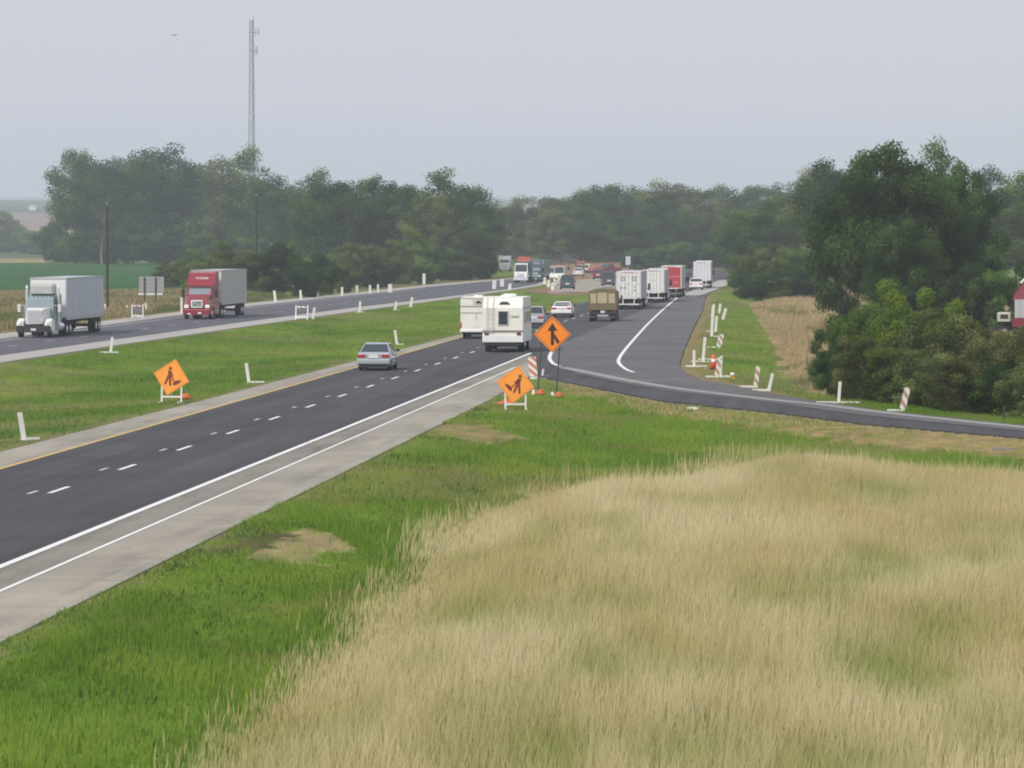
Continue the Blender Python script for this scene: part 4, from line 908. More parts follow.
# big motorhome and the smaller camper beside it
def motorhome(label, w_=1.22, L=8.5, h=3.3, big=True):
    r = empty('camper', label, 'camper', 'campers on the highway'); y0, y1 = -L / 2, L / 2
    if big: prof = [(y0, 1.0, w_), (y1 - .6, .75, w_), (y1, 1.0, w_ * .95), (y1, 1.7, w_ * .93), (y1 - .7, 2.9, w_ * .93), (y1 - 1.3, h, w_ * .97), (y0 + .75, h, w_ * .97), (y0 + .45, h - .05, w_ * .98), (y0 + .04, h - .62, w_)]
    else: prof = [(y0, .65, w_), (y1 - .2, .65, w_), (y1, 1.0, w_ * .95), (y1 - .1, 2.5, w_ * .93), (y1 - .5, h, w_ * .95), (y0 + .25, h, w_ * .96), (y0 + .02, h - .2, w_)]
    part(MB().prof(prof), 'body', M_cream, r)
    part(MB().plate([(-w_ * .85, y1 + .005, 1.45), (w_ * .85, y1 + .005, 1.45), (w_ * .82, y1 - .45, 2.45), (-w_ * .82, y1 - .45, 2.45)] if not big else [(-w_ * .85, y1 + .01, 1.72), (w_ * .85, y1 + .01, 1.72), (w_ * .85, y1 - .58, 2.72), (-w_ * .85, y1 - .58, 2.72)], .02), 'windshield', M_glass, r)
    if big:
        part(MB().box(-w_ - .01, w_ + .01, y0 - .05, y0 + .0, .62, 1.0).box(-w_ - .01, w_ + .01, y0 - .02, y1 - .8, .6, .99), 'skirt', M_white, r)
        part(MB().box(-w_ - .015, w_ + .015, y0 - .03, y0 + .02, 1.22, 1.33), 'trim_band', surf('grey band', (.22, .22, .20), .5), r)
        wf = part(MB().box(-.30, .36, y0 - .035, y0 + .03, 1.62, 2.52), 'rear_window', surf('window surround', (.6, .6, .55), .5), r)
        part(MB().box(-.24, .30, y0 - .05, y0 - .03, 1.68, 2.46), 'window_pane', M_glass, wf)
        part(MB().plate([(-.22, y0 + .17, 2.88), (.45, y0 + .17, 2.88), (.28, y0 + .27, 3.03), (-.1, y0 + .27, 3.03)], .05), 'rear_vent', M_black, r)
        part(MB().box(.5, .98, y0 - .012, y0 + .01, 2.12, 2.22), 'rear_badge', surf('green grey badge', (.35, .42, .3), .5), r)
        lad = MB()
        for sx in (-.95, -.58): lad.tube((sx, y0 - .1, 1.1), (sx, y0 - .08, 2.7), .016, n=6); lad.tube((sx, y0 - .08, 2.7), (sx, y0 + .45, 3.42), .016, n=6)
        for i in range(6): lad.tube((-.95, y0 - .1, 1.25 + i * .28), (-.58, y0 - .1, 1.25 + i * .28), .014, n=6)
        part(lad, 'ladder', M_greyal, r)
        for sx in (-1, 1): part(MB().rbox(sx * .98 - .12, sx * .98 + .12, y0 - .08, y0 - .045, 1.04, 1.2, .03), 'tail_light', surf('dim tail lens', (.16, .03, .02), .3), r)
        part(MB().box(-1.12, 1.12, y0 - .12, y0 + .1, .42, .56), 'bumper', M_black, r)
        part(MB().box(-1.0, 1.0, y0 + .2, y1 - 1, .35, .6), 'chassis', M_under, r)
        part(MB().rbox(-.35, .35, -1.4, -.6, h, h + .12, .04), 'roof_vent', M_white, r); part(MB().rbox(-.4, .4, 1.2, 2.1, h, h + .16, .06), 'air_conditioner', M_white, r)
        for k in range(3): part(MB().plate([(w_ + .002, -2.6 + k * 2.1, 1.75), (w_ + .002, -1.6 + k * 2.1, 1.75), (w_ + .002, -1.6 + k * 2.1, 2.4), (w_ + .002, -2.6 + k * 2.1, 2.4)], .015), 'side_window', M_glass, r)
        part(MB().tube((w_ + .03, y0 + .4, h - .6), (w_ + .03, y1 - 2, h - .6), .06, n=8), 'awning', M_grey, r)
        for k in range(3): part(MB().plate([(-w_ - .002, -1.6 + k * 2.1, 1.75), (-w_ - .002, -2.6 + k * 2.1, 1.75), (-w_ - .002, -2.6 + k * 2.1, 2.4), (-w_ - .002, -1.6 + k * 2.1, 2.4)], .015), 'side_window', M_glass, r)
        for yy in (y0 + 2.0, y1 - 1.6):
            for sx in (-1, 1): wheel(r, sx * (w_ - .22), yy, .42, .4 if yy < 0 else .26, sx, M_chrome)
    else:
        part(MB().box(-w_ + .02, w_ - .02, y0 - .012, y0 + .02, 1.88, 1.94).box(-w_ + .02, w_ - .02, y0 - .012, y0 + .02, 2.34, 2.42).box(-w_ + .05, w_ - .05, y0 - .012, y0 + .1, 2.98, 3.02), 'trim_band', surf('grey brown band', (.34, .32, .27), .5), r)
        part(MB().box(-.2, .62, y0 - .02, y0 + .02, 2.52, 2.92), 'window_frame', surf('beige surround', (.6, .57, .48), .5), r); part(MB().plate([(0, y0 - .028, 2.60), (.44, y0 - .028, 2.60), (.36, y0 - .028, 2.76), (.12, y0 - .028, 2.80)], .008), 'rear_window', M_glass, r)
        part(MB().box(.02, .07, y0 - .03, y0, 1.45, 1.9), 'door_handle', M_grey, r)
        part(MB().box(-.28, .18, y0 - .02, y0, .8, 1.0), 'number_plate', M_plate, r)
        part(MB().rbox(-1.15, 1.15, y0 - .1, y0 + .1, .5, .68, .04), 'bumper', M_white, r)
        for sx in (-1, 1): part(MB().box(sx * 1.08 - .05, sx * 1.08 + .05, y0 - .02, y0, .8, 1.2), 'tail_light', M_tail, r)
        part(MB().box(-1.0, 1.0, y0 + .2, y1 - .6, .32, .63), 'chassis', M_under, r)
        part(MB().rbox(-.35, .35, -.9, -.2, h, h + .12, .04), 'roof_vent', M_white, r)
        for sx in (-1, 1):
            part(MB().plate([(sx * (w_ + .002), -.8, 1.6), (sx * (w_ + .002), .5, 1.6), (sx * (w_ + .0), .5, 2.3), (sx * (w_ + .0), -.8, 2.3)][::sx], .015), 'side_window', M_glass, r)
        for yy in (y0 + 1.6, y1 - 1.2):
            for sx in (-1, 1): wheel(r, sx * (w_ - .2), yy, .37, .26, sx, M_steel)
    r['front'] = y1; r['rear'] = y0 - .12; return r
put(motorhome('big cream motorhome with dark rear window and ladder, near the merge sign'), 502.5, 352.5, False, HA)
put(motorhome('smaller cream camper in the left lane ahead of the motorhome', 1.12, 6.5, 3.05, False), 475.5, 339, False, HA, .93)

def car(label, paint, px, py, front, hd, L=4.7, w_=.88, h=1.4, style='sedan', cat='car', name='car', group='cars on the highway', spoiler=False, lamp=True):
    r = empty(name, label, cat, group); y0, y1 = -L / 2, L / 2; b = .72 if style == 'sedan' else .85
    # lower body: rounded side profile, with tumblehome from two stacked profiles
    part(MB().prof([(y0 + .08, .25, w_ * .95), (y1 - .1, .22, w_ * .95), (y1, .45, w_ * .97), (y1 - .05, .62, w_), (y0 + .03, .62, w_), (y0, .45, w_ * .98)]), 'lower_body', paint, r)
    if style == 'sedan':
        up = [(y0 + .03, .62, w_), (y1 - .05, .621, w_), (y1 - .25, .76, w_ * .88), (y1 - 1.15, .92, w_ * .93), (y0 + .95, .96, w_ * .95), (y0 + .12, .97, w_ * .92), (y0 + .02, .85, w_ * .96)]
        cab = [(y0 + .75, .95, w_ * .90), (y1 - 1.15, .92, w_ * .90), (y1 - 2.0, h - .03, w_ * .68), (y1 - 2.4, h, w_ * .67), (y0 + 1.55, h - .01, w_ * .67), (y0 + 1.3, h - .05, w_ * .68)]
    elif style == 'pickup':
        up = [(y0 + .03, .62, w_), (y1 - .05, .621, w_), (y1 - .1, .95, w_ * .93), (y1 - 1.3, 1.08, w_ * .95), (y1 - 3.3, 1.1, w_ * .96), (y0 + .02, 1.08, w_ * .97)]
        cab = [(y1 - 3.2, 1.09, w_ * .92), (y1 - 1.3, 1.07, w_ * .92), (y1 - 1.9, h - .03, w_ * .74), (y1 - 2.1, h, w_ * .73), (y1 - 3.0, h, w_ * .73)]
    else:
        up = [(y0 + .03, .62, w_), (y1 - .05, .621, w_), (y1 - .15, .9, w_ * .9), (y1 - .95, 1.05, w_ * .95), (y0 + .04, 1.08, w_ * .97)]
        cab = [(y0 + .06, 1.07, w_ * .95), (y1 - .95, 1.04, w_ * .92), (y1 - 1.7, h - .04, w_ * .78), (y0 + .5, h, w_ * .80), (y0 + .22, h - .06, w_ * .82)]
    part(MB().prof(up), 'body', paint, r)
    g = part(MB().prof(cab), 'windows', M_glass, r)
    # roof skin over the glass
    rf = [c for c in cab if c[1] > h - .1]; rf = sorted(rf, key=lambda c: -c[0])
    rp = [(y, z - .04, x * 1.03) for y, z, x in rf][::-1] + [(y, z + .025, x * .99) for y, z, x in rf]
    part(MB().prof(rp), 'roof', paint, r)
    pl = MB()
    for sx in (-1, 1):
        for (ya, za, xa), (yb, zb, xb) in ((cab[0], cab[-1]), (cab[1], cab[2])):
            pl.tube((sx * xa * 1.0, ya, za), (sx * xb * 1.01, yb, zb), .045, .035, 5)
        m0 = (cab[0][0] + cab[1][0]) / 2; pl.tube((sx * cab[0][2], m0, cab[0][1]), (sx * cab[-1][2] * 1.0, m0, h), .035, n=5)
    part(pl, 'roof_pillars', paint, r)
    for sx in (-1, 1):
        part(MB().box(sx * (w_ - .23) - .2, sx * (w_ - .23) + .2, y0 - .012, y0 + .1, .70, .84), 'tail_light', M_tail, r)
        part(MB().rbox(sx * (w_ - .22) - .17, sx * (w_ - .22) + .17, y1 - .16, y1 + .01, .56, .72, .03), 'headlight', M_lamp, r)
        part(MB().rbox(sx * (w_ + .1) - .09, sx * (w_ + .1) + .09, y1 - 1.55, y1 - 1.42, .93, 1.08, .03), 'mirror', M_black, r)
        for yy in (y0 + .95, y1 - .92): wheel(r, sx * (w_ - .11), yy, .32, .21, sx, M_steel)
    part(MB().box(-.26, .26, y0 - .02, y0 + .1, .66, .84), 'number_plate', M_plate, r)
    part(MB().rbox(-w_ * .98, w_ * .98, y0 - .09, y0 + .12, .38, .60, .05), 'rear_bumper', paint, r)
    part(MB().rbox(-w_ * .96, w_ * .96, y1 - .1, y1 + .07, .30, .52, .05), 'front_bumper', paint, r)
    part(MB().box(-w_ * .8, w_ * .8, y0 + .02, y1 - .1, .17, .3), 'underbody', M_under, r)
    if spoiler: part(MB().box(-w_ * .75, w_ * .75, y0 + .05, y0 + .3, 1.12, 1.16).box(-w_ * .7, -w_ * .62, y0 + .1, y0 + .2, .95, 1.12).box(w_ * .62, w_ * .7, y0 + .1, y0 + .2, .95, 1.12), 'spoiler', paint, r)
    r['front'] = y1; r['rear'] = y0; put(r, px, py, front, hd); return r
car('silver sedan driving away alone in the left lane', M_silver, 373.5, 371, False, HA, w_=.87, L=4.5)
car('white sedan with rear spoiler left of the khaki truck', M_white, 561.5, 317.5, False, HA, spoiler=True, w_=.88, h=1.32)
car('grey hatchback with red lights half hidden beyond the motorhome', M_grey, 533.5, 327.5, False, HA, style='van', h=1.6, w_=.8, L=4.2)
car('small white backed car just left of the farthest white trailer', M_white, 696, 290, False, HA, style='van', h=1.5, w_=.86, L=4.3)
car('tiny dark car far up the road beyond the red trailer', M_blue, 684, 281, False, HA, style='sedan')
car('dark teal van passing the works left of the marked white trailer', M_dkteal, 609, 286, False, HA + R(6), style='van', h=2.0, w_=.9, L=5, name='van', cat='van', group='vehicles at the road works')
car('white van waiting nearest the white barrels at the works', M_white, 551, 279.5, True, HBo, style='van', h=1.9, w_=.9, L=4.8, name='van', cat='van', group='vehicles at the road works')
M_dull = surf('dull red paint', (.22, .05, .05), .6)
car('red pickup parked on the orange soil of the works', M_dull, 599, 273.5, True, HBo - R(40), style='pickup', h=1.75, w_=.95, L=5.2, name='pickup_truck', cat='pickup', group='vehicles at the road works')
car('dark pickup with load standing on the median crossover', M_dkteal, 567.5, 289.5, False, HA + R(4), style='pickup', h=1.85, w_=.98, L=5.2, name='pickup_truck', cat='pickup', group='vehicles at the road works')

car('cream van among the barrels at the works', M_cream, 558.5, 280, True, HBo, style='van', h=2.1, w_=.9, L=5, name='van', cat='van', group='vehicles at the road works')
car('white car on the orange soil right of the dark pickup', M_white, 578, 276.5, False, HA, style='sedan', group='vehicles at the road works')
car('red car on the soil just left of the dark teal van', M_dull, 598, 279.5, False, HA, style='van', h=1.6, group='vehicles at the road works')
# khaki army truck
r = empty('army_truck', 'khaki canvas-topped military truck seen from behind', 'truck', 'trucks on the highway'); W = 1.2
cv = [(-W, 1.15), (W, 1.15), (W, 2.35), (W * .93, 2.58), (W * .6, 2.74), (0, 2.8), (-W * .6, 2.74), (-W * .93, 2.58), (-W, 2.35)]
def ext(mb, sec, ya, yb): n = len(sec); mb.add([(x, ya, z) for x, z in sec] + [(x, yb, z) for x, z in sec], [tuple(range(n)), tuple(reversed(range(n, 2 * n)))] + [(i, n + i, n + (i + 1) % n, (i + 1) % n) for i in range(n)]); return mb
can = part(ext(MB(), cv, -3.4, .9), 'canvas_cover', M_canvas, r)
fl = MB()
for a, c in ((-1.05, -.55), (-.45, .38), (.50, 1.05)): fl.add([(a, -3.42, 1.55), (c, -3.42, 1.55), (c, -3.43, 2.38 if abs(a + c) > .5 else 2.45), (a, -3.43, 2.38 if abs(a + c) > .5 else 2.45)], [(0, 1, 2, 3)])
part(fl, 'rear_flaps', M_canvasin, can)
hp = MB()
for i in range(4):
    y = -3.3 + i * 1.35; hp.add([(x * 1.012, y, (z - 1.15) * 1.012 + 1.15) for x, z in cv[2:]] + [(x * 1.012, y + .06, (z - 1.15) * 1.012 + 1.15) for x, z in cv[2:]], [(k, k + 1, k + 8, k + 7) for k in range(6)])
part(hp, 'canvas_hoops', M_canvas, can)
tg = part(MB().box(-W, W, -3.48, -3.41, .98, 1.5), 'tailgate', M_canvas, r); part(MB().box(-W, W, -3.40, .9, .9, 1.14), 'load_bed', M_olive, r)
part(MB().box(-.5, -.35, -3.2, 3.2, .6, .88).box(.35, .5, -3.2, 3.2, .6, .88).box(-1.15, 1.15, -3.5, -3.4, .62, .78), 'chassis', M_under, r)
part(MB().box(-.45, .45, -3.56, -3.5, .42, .56), 'rear_step', M_greyal, r); part(MB().box(-.18, .18, -3.53, -3.5, .72, .9), 'number_plate', M_plate, r)
for sx in (-1, 1):
    part(MB().box(sx * .85 - .32, sx * .85 + .32, -3.3, -3.26, .3, .92), 'mud_flap', M_olive, r); part(MB().box(sx * 1.0 - .09, sx * 1.0 + .09, -3.54, -3.5, .8, .92), 'tail_light', M_tail, r)
    for yy, wd in ((-2.5, .5), (-1.3, .5), (2.4, .3)): wheel(r, sx * .92, yy, .48, wd, sx, M_olive)
    part(MB().box(sx * 1.36 - .1, sx * 1.36 + .1, 1.9, 1.95, 1.7, 2.15).tube((sx * 1.05, 1.9, 1.9), (sx * 1.36, 1.92, 1.9), .02, n=5), 'mirror', M_olive, r)
part(MB().prof([(1.0, .9, 1.08), (3.3, .9, .9), (3.4, 1.5, .85), (2.3, 1.65, .95), (2.05, 2.3, 1.0), (1.0, 2.35, 1.02)]), 'cab', M_olive, r)
part(MB().plate([(-.9, 2.31, 1.68), (.9, 2.31, 1.68), (.92, 2.09, 2.22), (-.92, 2.09, 2.22)], .02), 'windshield', M_glass, r)
r['front'] = 3.4; r['rear'] = -3.56; put(r, 602.5, 321.5, False, HA, .96)

# box trucks and dump trucks at the works
def boxtruck(label, px, py, front, hd, cabm, boxm, w_=1.15, L=8., h=3.0, dump=False, ch=2.5, name='box_truck'):
    r = empty(name, label, 'truck', 'vehicles at the road works'); y0, y1 = -L / 2, L / 2
    if dump:
        part(MB().prof([(y0 + .2, 1.15, w_), (y1 - 2.6, 1.05, w_), (y1 - 2.4, h, w_), (y0, h - .15, w_)]), 'dump_body', boxm, r)
        ribs = MB()
        for i in range(5):
            for sx in (-1, 1): ribs.box(sx * w_ - .05, sx * w_ + .05, y0 + .5 + i * (L - 3.6) / 4, y0 + .6 + i * (L - 3.6) / 4, 1.15, h - .1)
        part(ribs, 'body_ribs', boxm, r)
    else:
        part(MB().box(-w_, w_, y0, y1 - 2.3, 1.0, h), 'cargo_box', boxm, r); part(MB().box(-w_ + .1, -.02, y0 - .03, y0, 1.05, h - .1).box(.02, w_ - .1, y0 - .03, y0, 1.05, h - .1), 'rear_doors', M_white, r)
    part(MB().prof([(y1 - 2.15, .7, w_ * .93), (y1 - .1, .6, w_ * .88), (y1, .9, w_ * .85), (y1 - .1, 1.45, w_ * .82), (y1 - .7, 1.62, w_ * .86), (y1 - 1.05, ch - .1, w_ * .80), (y1 - 2.15, ch, w_ * .82)]), 'cab', cabm, r)
    part(MB().plate([(-w_ * .78, y1 - .70, 1.66), (w_ * .78, y1 - .70, 1.66), (w_ * .72, y1 - 1.0, ch - .2), (-w_ * .72, y1 - 1.0, ch - .2)], .02), 'windshield', M_glass, r)
    part(MB().box(-.5, .5, y1, y1 + .03, .85, 1.35), 'grille', M_chrome, r); part(MB().rbox(-w_ * .95, w_ * .95, y1 - .02, y1 + .15, .4, .68, .04), 'bumper', M_chrome, r)
    for sx in (-1, 1):
        part(MB().box(sx * .78 - .12, sx * .78 + .12, y1 - .01, y1 + .04, .85, 1.05), 'headlight', M_lamp, r)
        part(MB().box(sx * (w_ + .2) - .08, sx * (w_ + .2) + .08, y1 - .9, y1 - .84, 1.6, 2.1).tube((sx * w_ * .8, y1 - .9, 1.8), (sx * (w_ + .2), y1 - .87, 1.8), .02, n=5), 'mirror', M_black, r)
        part(MB().plate([(sx * w_ * .89, y1 - 1.9, 1.7), (sx * w_ * .87, y1 - 1.0, 1.7), (sx * w_ * .82, y1 - 1.2, ch - .25), (sx * w_ * .83, y1 - 1.9, ch - .25)][::sx], .03), 'side_window', M_glass, r)
        for yy, wd in ((y0 + 1.4, .5), (y1 - 1.2, .3)): wheel(r, sx * (w_ - .22), yy, .46, wd, sx, M_steel)
        part(MB().box(sx * .95 - .1, sx * .95 + .1, y0 - .04, y0 + .02, .85, .98), 'tail_light', M_tail, r)
    part(MB().box(-.45, .45, y0 + .1, y1 - .6, .62, .97), 'chassis', M_under, r)
    r['front'] = y1 + .15; r['rear'] = y0 - .04; put(r, px, py, front, hd); return r
boxtruck('white box truck farthest left at the bend of the oncoming road', 504.5, 271.5, True, HBo + R(4), M_white, M_white, h=3.0)
boxtruck('white-fronted dark bus-like truck under the orange-red truck at the bend', 520.5, 283, True, HBo, M_white, M_dkteal, h=3.1, ch=2.9)
boxtruck('orange-red truck showing above the white-fronted dark truck', 523, 274, True, HBo + R(2), surf('brick orange paint', (.50, .12, .06), .5), surf('brick orange paint', (.50, .12, .06), .5), h=3.1)
put(semi('teal-trailered truck right of the dark bus-like truck', 'round', M_dkteal, M_dkteal, group='vehicles at the road works', z1=3.9), 534.5, 281.8, True, HBo, .82)
boxtruck('grey-lilac dump truck on the soil heap', 551, 266.3, True, HBo - R(38), surf('lilac grey paint', (.40, .38, .44), .5), surf('lilac grey paint', (.40, .38, .44), .5), h=2.9, dump=True, name='dump_truck')
# excavators
def excavator(label, px, py, hd, mat, s=1.):
    r = empty('excavator', label, 'excavator', 'diggers at the road works')
    for sx in (-1, 1):
        part(MB().prof([(-1.7, .15, .25), (1.7, .15, .25), (2.0, .45, .25), (1.7, .85, .25), (-1.7, .85, .25), (-2.0, .45, .25)]), 'track', M_under, r).location = (sx * 1.05, 0, 0)
    part(MB().rbox(-1.3, 1.3, -2.0, 1.2, 1.0, 2.0, .15), 'house', mat, r); part(MB().rbox(-1.3, -.3, .1, 1.5, 1.2, 2.9, .15), 'cab', M_cream, r)
    part(MB().box(-1.22, -.38, 1.5, 1.52, 1.6, 2.7).box(-1.32, -1.3, .3, 1.3, 1.7, 2.7), 'cab_window', M_glass, r)
    part(MB().plate([(.15, 1.0, 1.6), (.15, 1.0, 2.1), (.15, 2.6, 3.9), (.15, 4.4, 3.6), (.15, 4.4, 3.3), (.15, 2.8, 3.4)], .35), 'boom', mat, r)
    part(MB().plate([(.2, 4.1, 3.9), (.2, 4.6, 3.9), (.2, 5.0, 1.6), (.2, 4.7, 1.5)], .25), 'arm', mat, r)
    part(MB().prof([(4.3, .9, .5), (5.0, .7, .5), (5.3, 1.2, .5), (5.0, 1.7, .5), (4.6, 1.6, .5)]), 'bucket', M_under, r)
    x, y, z = G(px, py); r.location = (x, y, z); r.rotation_euler = (0, 0, hd); r.scale = (s, s, s); return r
excavator('orange-red excavator on the soil left of the marked white trailer', 591, 273.5, R(60), M_excav, .62)
excavator('yellowish digger with pale cab behind the dark pickup', 580, 271.5, R(110), M_olive, .5)
# red and white boom truck seen above the thicket at the right edge
r = empty('boom_truck', 'red and white work truck above the bushes at the right edge', 'truck')
part(MB().box(-1.2, 1.2, -3.2, 1.6, .9, 1.55), 'flat_bed', surf('dark machine red', (.20, .015, .03), .5), r)
sv = part(MB().box(-1.1, 1.1, -1.4, 1.4, 1.58, 3.0), 'service_box', surf('grey white paint', (.45, .48, .5), .5), r)
rb = MB()
for i in range(5): rb.box(-1.13, -1.1, -1.25 + i * .55, -1.05 + i * .55, 1.65, 2.95)
part(rb, 'box_ribs', M_grey, sv)
part(MB().prof([(-1.5, 3.01, .95), (1.6, 3.01, .95), (1.3, 3.7, .85), (.4, 4.7, .6), (-1.5, 5.4, .5)]), 'boom_housing', surf('dark machine red', (.20, .015, .03), .5), r)
part(MB().tube((0, .5, 4.75), (0, .95, 4.25), .1, n=6), 'boom_ram', M_white, r)
cb = part(MB().rbox(-1.1, 1.1, 1.7, 2.75, 1.3, 2.0, .1), 'cab', surf('dull cream paint', (.5, .5, .45), .5), r)
part(MB().box(-1.115, -1.1, 1.9, 2.5, 1.5, 1.85).box(1.1, 1.115, 1.9, 2.5, 1.5, 1.85), 'cab_window', M_black, cb)
part(MB().box(-.4, .4, -3.0, 3.4, .6, .89), 'chassis', M_under, r)
for sx in (-1, 1):
    for yy in (-2.2, -.9, 2.2): wheel(r, sx * .95, yy, .48, .4, sx, M_steel)
x, y, z = G(1033, 338); r.location = (x, y, z); r.rotation_euler = (0, 0, R(82)); r.scale = (.92, .92, .92)
# ------------------------------------------------------------------ signs, barricades, poles
def flat(mb, pts, y, t=.012):
    """outline in the sign plane (x, z), facing -Y"""
    vs = [(x, y - t, z) for x, z in pts] + [(x, y, z) for x, z in pts]; n = len(pts)
    mb.add(vs, [tuple(range(n)), tuple(reversed(range(n, 2 * n)))] + [(i, n + i, n + (i + 1) % n, (i + 1) % n) for i in range(n)]); return mb
def rot2(pts, a, s=1., cx=0, cz=0): c_, s_ = math.cos(a), math.sin(a); return [(cx + s * (x * c_ - z * s_), cz + s * (x * s_ + z * c_)) for x, z in pts]
def diamond(par, z, half, mat, tilt=0., border=M_ink):
    o = part(flat(MB(), rot2([(0, -half), (half, 0), (0, half), (-half, 0)], tilt, 1, 0, z), 0, .02), 'sign_face', mat, par)
    bd_ = MB(); a, b_ = half * .93, half * .90
    for k in range(4):
        q = [(a * math.cos(k * math.pi / 2), a * math.sin(k * math.pi / 2)), (a * math.cos((k + 1) * math.pi / 2), a * math.sin((k + 1) * math.pi / 2)), (b_ * math.cos((k + 1) * math.pi / 2), b_ * math.sin((k + 1) * math.pi / 2)), (b_ * math.cos(k * math.pi / 2), b_ * math.sin(k * math.pi / 2))]
        flat(bd_, rot2(q, tilt, 1, 0, z)[::1], -.021, .004)
    part(bd_, 'sign_border', border, o); return o
def worker(par, z, s, tilt, mirror):
    m_ = -1 if mirror else 1
    mb = MB(); P = []
    cir = [(.085 * math.cos(t * .5236), .085 * math.sin(t * .5236)) for t in range(12)]
    P.append([(x - .16, y + .47) for x, y in cir])                                             # head
    P.append([(-.24, .36), (-.20, .08), (-.06, .10), (-.03, .26), (-.10, .38)])                # torso
    P.append([(-.22, .10), (-.30, -.36), (-.20, -.36), (-.13, -.02), (-.02, -.36), (.08, -.36), (-.04, .10)])   # legs
    P.append([(-.10, .36), (.08, .14), (.03, .10), (-.12, .24)])                               # arm
    P.append([(-.16, .22), (-.12, .26), (.27, -.18), (.23, -.22)])                             # shovel
    P.append([(.16, -.14), (.30, -.02), (.52, .02), (.46, -.10), (.36, -.20), (.22, -.30), (.12, -.26)])  # heap
    for q in P:
        q = [(x * m_, y) for x, y in q]
        if mirror: q = q[::-1]
        flat(mb, rot2(q, tilt, s, 0, z), -.021, .006 + .001 * (P.index(q) if q in P else 0))
    part(mb, 'digging_man_symbol', M_inkf, par)
def bag_mesh(mb, x, y, z, L, w_, h):
    n = 10; secs = []
    for i in range(7):
        t = i / 6; k = math.sin(math.pi * (.08 + .84 * t)) ** .5
        secs.append([(x - L / 2 + L * t, y + w_ / 2 * k * math.cos(a * 2 * math.pi / n), z + h / 2 + h / 2 * k * math.sin(a * 2 * math.pi / n)) for a in range(n)])
    vs = [p for s_ in secs for p in s_]; fs = [tuple(reversed(range(n))), tuple(range(6 * n, 7 * n))]
    for k in range(6):
        for i in range(n): j = (i + 1) % n; fs.append((k * n + i, k * n + j, (k + 1) * n + j, (k + 1) * n + i))
    mb.add(vs, fs)
def sandbag(label, px, py, L=.55, rz=0., dz=0., group='orange sandbags'):
    mb = MB(); bag_mesh(mb, 0, 0, 0, L, .3, .2); bag_mesh(mb, .08, .05, .14, L * .6, .22, .14)
    o = mb.build('sandbag', M_bag, None, True); x, y, z = G(px, py); o.location = (x, y, z - .01 + dz); o.rotation_euler = (0, 0, rz); return tag(o, label, 'sandbag', group)
def dig_sign(label, px, py, mirror, tilt, lean, scale=1.):
    r = empty('work_sign', label, 'road sign', 'digging man signs on stands')
    for sx in (-1, 1): part(MB().box(sx * .45 - .035, sx * .45 + .035, -.03, .03, 0, 1.0), 'leg', M_panel, r); part(MB().box(sx * .45 - .035, sx * .45 + .035, -.55, .55, 0, .05), 'foot', M_panel, r)
    part(MB().box(-.415, .415, -.03, .03, .24, .32), 'crossbar', M_panel, r)
    f = diamond(r, 1.15, .84, M_orangef, tilt, surf('pale orange hem', (.72, .20, .03), .7)); worker(f, 1.10, .92, tilt, mirror); f.location = (0, -.05, 0)
    part(MB().tube((0, .02, .3), (0, .02, 1.85), .02, n=6).tube((-.6, .02, 1.15), (.6, .02, 1.15), .015, n=6), 'brace', M_greyal, r)
    x, y, z = G(px, py); r.location = (x, y, z); r.rotation_euler = (R(lean), 0, R(6 if mirror else -10)); r.scale = (scale,) * 3
    return r
dig_sign('orange digging-man sign on the grass of the median, left of the silver sedan', 171.5, 403, False, R(-13), -3, .95)
sandbag('orange sandbag beside the median digging-man sign', 184, 399.5, .62, R(10))
dig_sign('orange digging-man sign at the tip of the near verge, below the merge sign', 515.5, 410.5, True, R(-9), -5, .93)
sandbag('orange sandbag lying on the stand of the near digging-man sign', 506, 405.5, .75, R(-5))
# merge sign
r = empty('merge_sign', 'orange diamond merge sign on two tall dark posts', 'road sign')
f = diamond(r, 2.70, .84, M_orange); f.location = (.24, -.04, 0)
mb = MB()
flat(mb, [(-.07, -.46), (.07, -.46), (.07, .18), (.22, .18), (0, .54), (-.22, .18), (-.07, .18)], -.021, .007)
flat(mb, [(.22, -.42), (.33, -.32), (.09, .06), (.06, -.12)], -.021, .009)
o = part(mb, 'merge_arrow', M_ink, f); o.location = (0, 0, 2.68)
for sx, sl_ in ((-1, .06), (1, .16)): part(MB().box(sx * .42 - .03, sx * .42 + .03, -.025, .025, -.1, 3.0), 'post', M_post, r).rotation_euler = (0, R(4.2), 0)
part(MB().box(-.25, .72, -.03, .0, 2.25, 2.31), 'crossbar', M_post, r); part(MB().box(-.25, .72, -.03, .0, 2.88, 2.94), 'crossbar', M_post, r)
x, y, z = G(547, 394); r.location = (x, y, z); r.rotation_euler = (0, 0, R(4))
for lbl, px, py in (('orange sandbag with pale knob at the left merge sign post', 539, 395.5), ('orange sandbag with pale knob at the right merge sign post', 558, 398)):
    o = sandbag(lbl, px, py, .5, R(15)); k = MB(); 
    k.tube((-.28, -.1, .08), (-.28, -.1, .28), .09, .05, 10); k.tube((-.28, -.1, .0), (-.28, -.1, .08), .05, .09, 10); part(k, 'knob', M_cream, o)
